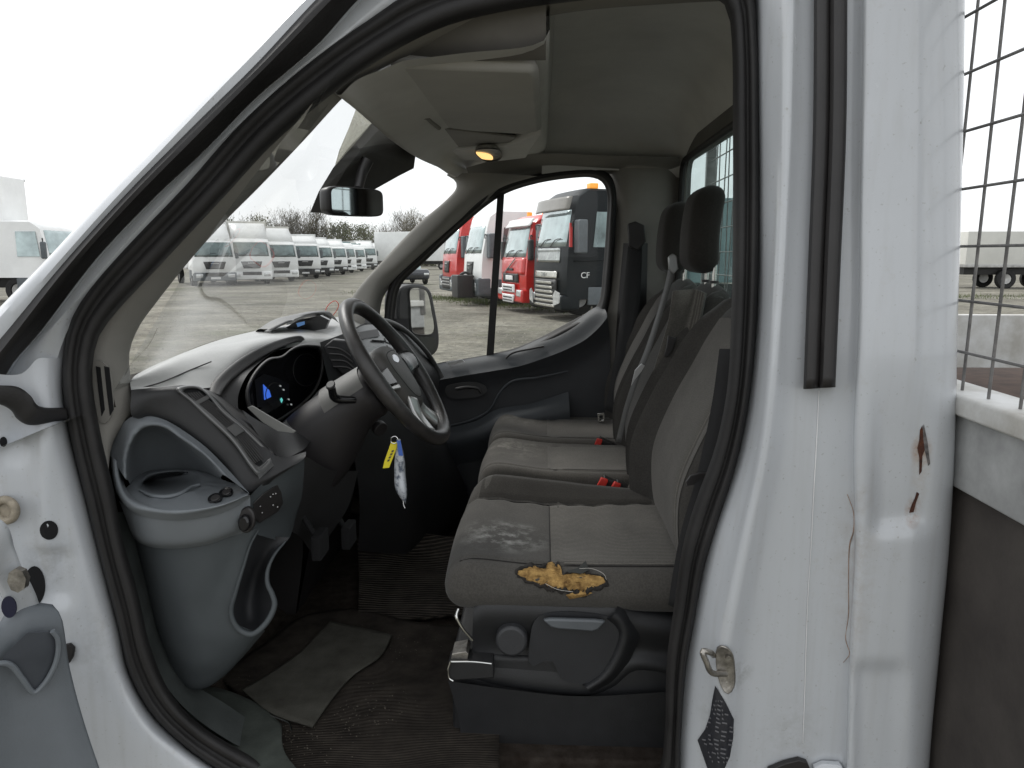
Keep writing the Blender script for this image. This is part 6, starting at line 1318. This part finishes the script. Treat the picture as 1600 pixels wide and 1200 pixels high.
loft('paper_tag', [rel(wt, c3([(620, 686, 1.57), (617, 712, 1.565), (616, 740, 1.57), (618, 765, 1.568), (628, 782, 1.575)])), rel(wt, c3([(625, 687, 1.56), (628, 712, 1.553), (628, 742, 1.56), (631, 768, 1.555), (633, 785, 1.565)])), rel(wt, c3([(625, 685, 1.575), (632, 714, 1.57), (634, 744, 1.575), (636, 768, 1.57), (634, 787, 1.575)]))], mat('tag_paper', (.42, .44, .47), .5, var=.25, vs=60, col2=(.10, .12, .16), mask=(.38, .5)), wt, nu=24, nv=3, thick=.001, ang=0)
prism('blue_label', rel(wt, [PY(x, y, 1.552) for x, y in [(620, 688), (626, 688), (630, 712), (623, 712)]]), (0, -.0008, 0), mat('blue_tag', (.05, .12, .42), .5), wt)
tube('string', rel(wt, [PY(630, 782, 1.57), PY(631, 790, 1.57), PY(633, 794, 1.57)]), .001, whitem, wt, n=5, seg=8)
VANMODE = True
# ---- wire guard and headboard behind the cab
GX = .71
cg = part('wire_guard'); gs = mat('guard_steel', (.17, .165, .16), .5, metal=.4, var=.3, vs=30)
zb, zt = 1.44, 2.75
zlines = [1.505, 1.59, 1.675, 1.765, 1.86, 1.955, 2.05, 2.145, 2.24, 2.40, 2.5, 2.6, 2.7]
V, Fc = [], []
for k in range(30):
    y = 1.02+k*.0775; r_ = .0025; w_ = .011*math.sin(k*3.1)
    tube('', [Vector((GX+w_, y, zb)), Vector((GX+.004, y+.002, 1.9)), Vector((GX-w_, y-.003, zt))], r_, None, add=(V, Fc), n=6, seg=6)
mesh_obj('upright_wires', V, Fc, gs, cg)['kind'] = 'stuff'
V, Fc = [], []
for i, z in enumerate(zlines): tube('', [Vector((GX-.006, .98, z)), Vector((GX-.005, 2.1, z+.003)), Vector((GX-.006, 3.26, z))], .0026, None, add=(V, Fc), n=6, seg=6)
mesh_obj('cross_wires', V, Fc, gs, cg)['kind'] = 'stuff'
box('frame_bar', (GX-.012, .98, 2.205), (GX+.003, 3.26, 2.222), gs, cg, r=.003)
box('frame_bar', (GX-.02, .955, 1.44), (GX+.02, .985, 2.8), gs, cg, r=.004); box('frame_bar', (GX-.02, 3.26, 1.44), (GX+.02, 3.29, 2.8), gs, cg, r=.004)
hbd = part('headboard'); hw_ = mat('headboard_white', (.58, .585, .58), .55, vs=9, col2=(.40, .385, .35), bump=.2, bs=150)
box('top_rail', (GX-.03, .98, 1.49), (GX+.06, 3.28, 1.525), hw_, hbd, r=.006)
box('rail_face', (GX-.015, .98, 1.365), (GX+.02, 3.28, 1.49), mat('rail_grey', (.36, .365, .365), .6, vs=12, var=.2), hbd, r=.004)
box('lower_panel', (GX+.0, .98, .45), (GX+.03, 3.28, 1.365), mat('dark_shaded_panel', (.062, .054, .048), .8, vs=5, col2=(.028, .023, .021), bump=.5, bs=90), hbd, r=.003)  # dark board colour also carries the shadow of the gap behind the cab
box('corner_post', (GX+.055, .93, .35), (GX+.12, 1.0, 1.2), mat('pale_post', (.42, .40, .33), .6, var=.15, vs=15), hbd, r=.006)
db2 = part('cargo_bed'); box('side_board', (GX+.09, .98, 1.35), (3.6, 1.02, 1.52), hw_, db2, r=.006); box('bed_floor', (GX+.04, 1.0, .95), (3.6, 3.26, 1.0), steel, db2); box('side_board', (GX+.09, 3.24, 1.0), (3.6, 3.28, 1.5), hw_, db2, r=.006)
box('bed_crate', (GX+.12, 1.15, 1.0), (GX+1.2, 1.9, 1.47), mat('rust_crate', (.075, .045, .032), .9, var=.3, vs=20), db2, r=.01)
# floor grit, then a red loop modelled for a reflection in the windscreen
VV, FF = [], []; rg = random.Random(12)
gcl = [(rg.uniform(400, 700), rg.uniform(980, 1190)) for _ in range(14)]
for k in range(620):
    cx9, cy9 = rg.choice(gcl); px_, py_ = min(715, max(350, rg.gauss(cx9, 30))), min(1230, max(960, rg.gauss(cy9, 18))); q = PZ(px_, py_, FZ+.024); r_ = rg.uniform(.0006, .0020)
    b0_ = len(VV); VV += [q+Vector((r_*math.cos(a+k), r_*math.sin(a+k), 0)) for a in (0, 1.6, 3.1, 4.7)]+[q+Vector((0, 0, r_))]; FF += [(b0_+i, b0_+(i+1) % 4, b0_+4) for i in range(4)]
VANMODE = False
tag(mesh_obj('floor_grit', VV, FF, mat('grit', (.10, .088, .07), .9, var=.4, vs=50), smooth=False), 'crumbs of dry mud and grit on the cab mats', 'grit', kind='stuff')
VANMODE = True
prism('trim_end', [onp(x, y, .002) for x, y in [(1198, 1196), (1222, 1186), (1246, 1180), (1258, 1184), (1262, 1194), (1250, 1215), (1200, 1215)]], (0, -.012, 0), rubber2, bevel=.002)
prism('trim_end', [onp(x, y, .002) for x, y in [(1268, 1192), (1282, 1186), (1312, 1188), (1316, 1196), (1300, 1215), (1268, 1215)]], (0, -.012, 0), paint, bevel=.002)
lp = part('red_reflection'); tube('reflection_loop', c3([(508, 492, 2.6), (512, 478, 2.6), (524, 470, 2.6), (529, 476, 2.6), (524, 488, 2.6), (513, 498, 2.6)]), .0016, mat('reflection_red', (.75, .16, .12), .5), lp, closed=True, n=6, seg=40)  # solid ring standing in for a pinkish tag reflected in the glass
VANMODE = False
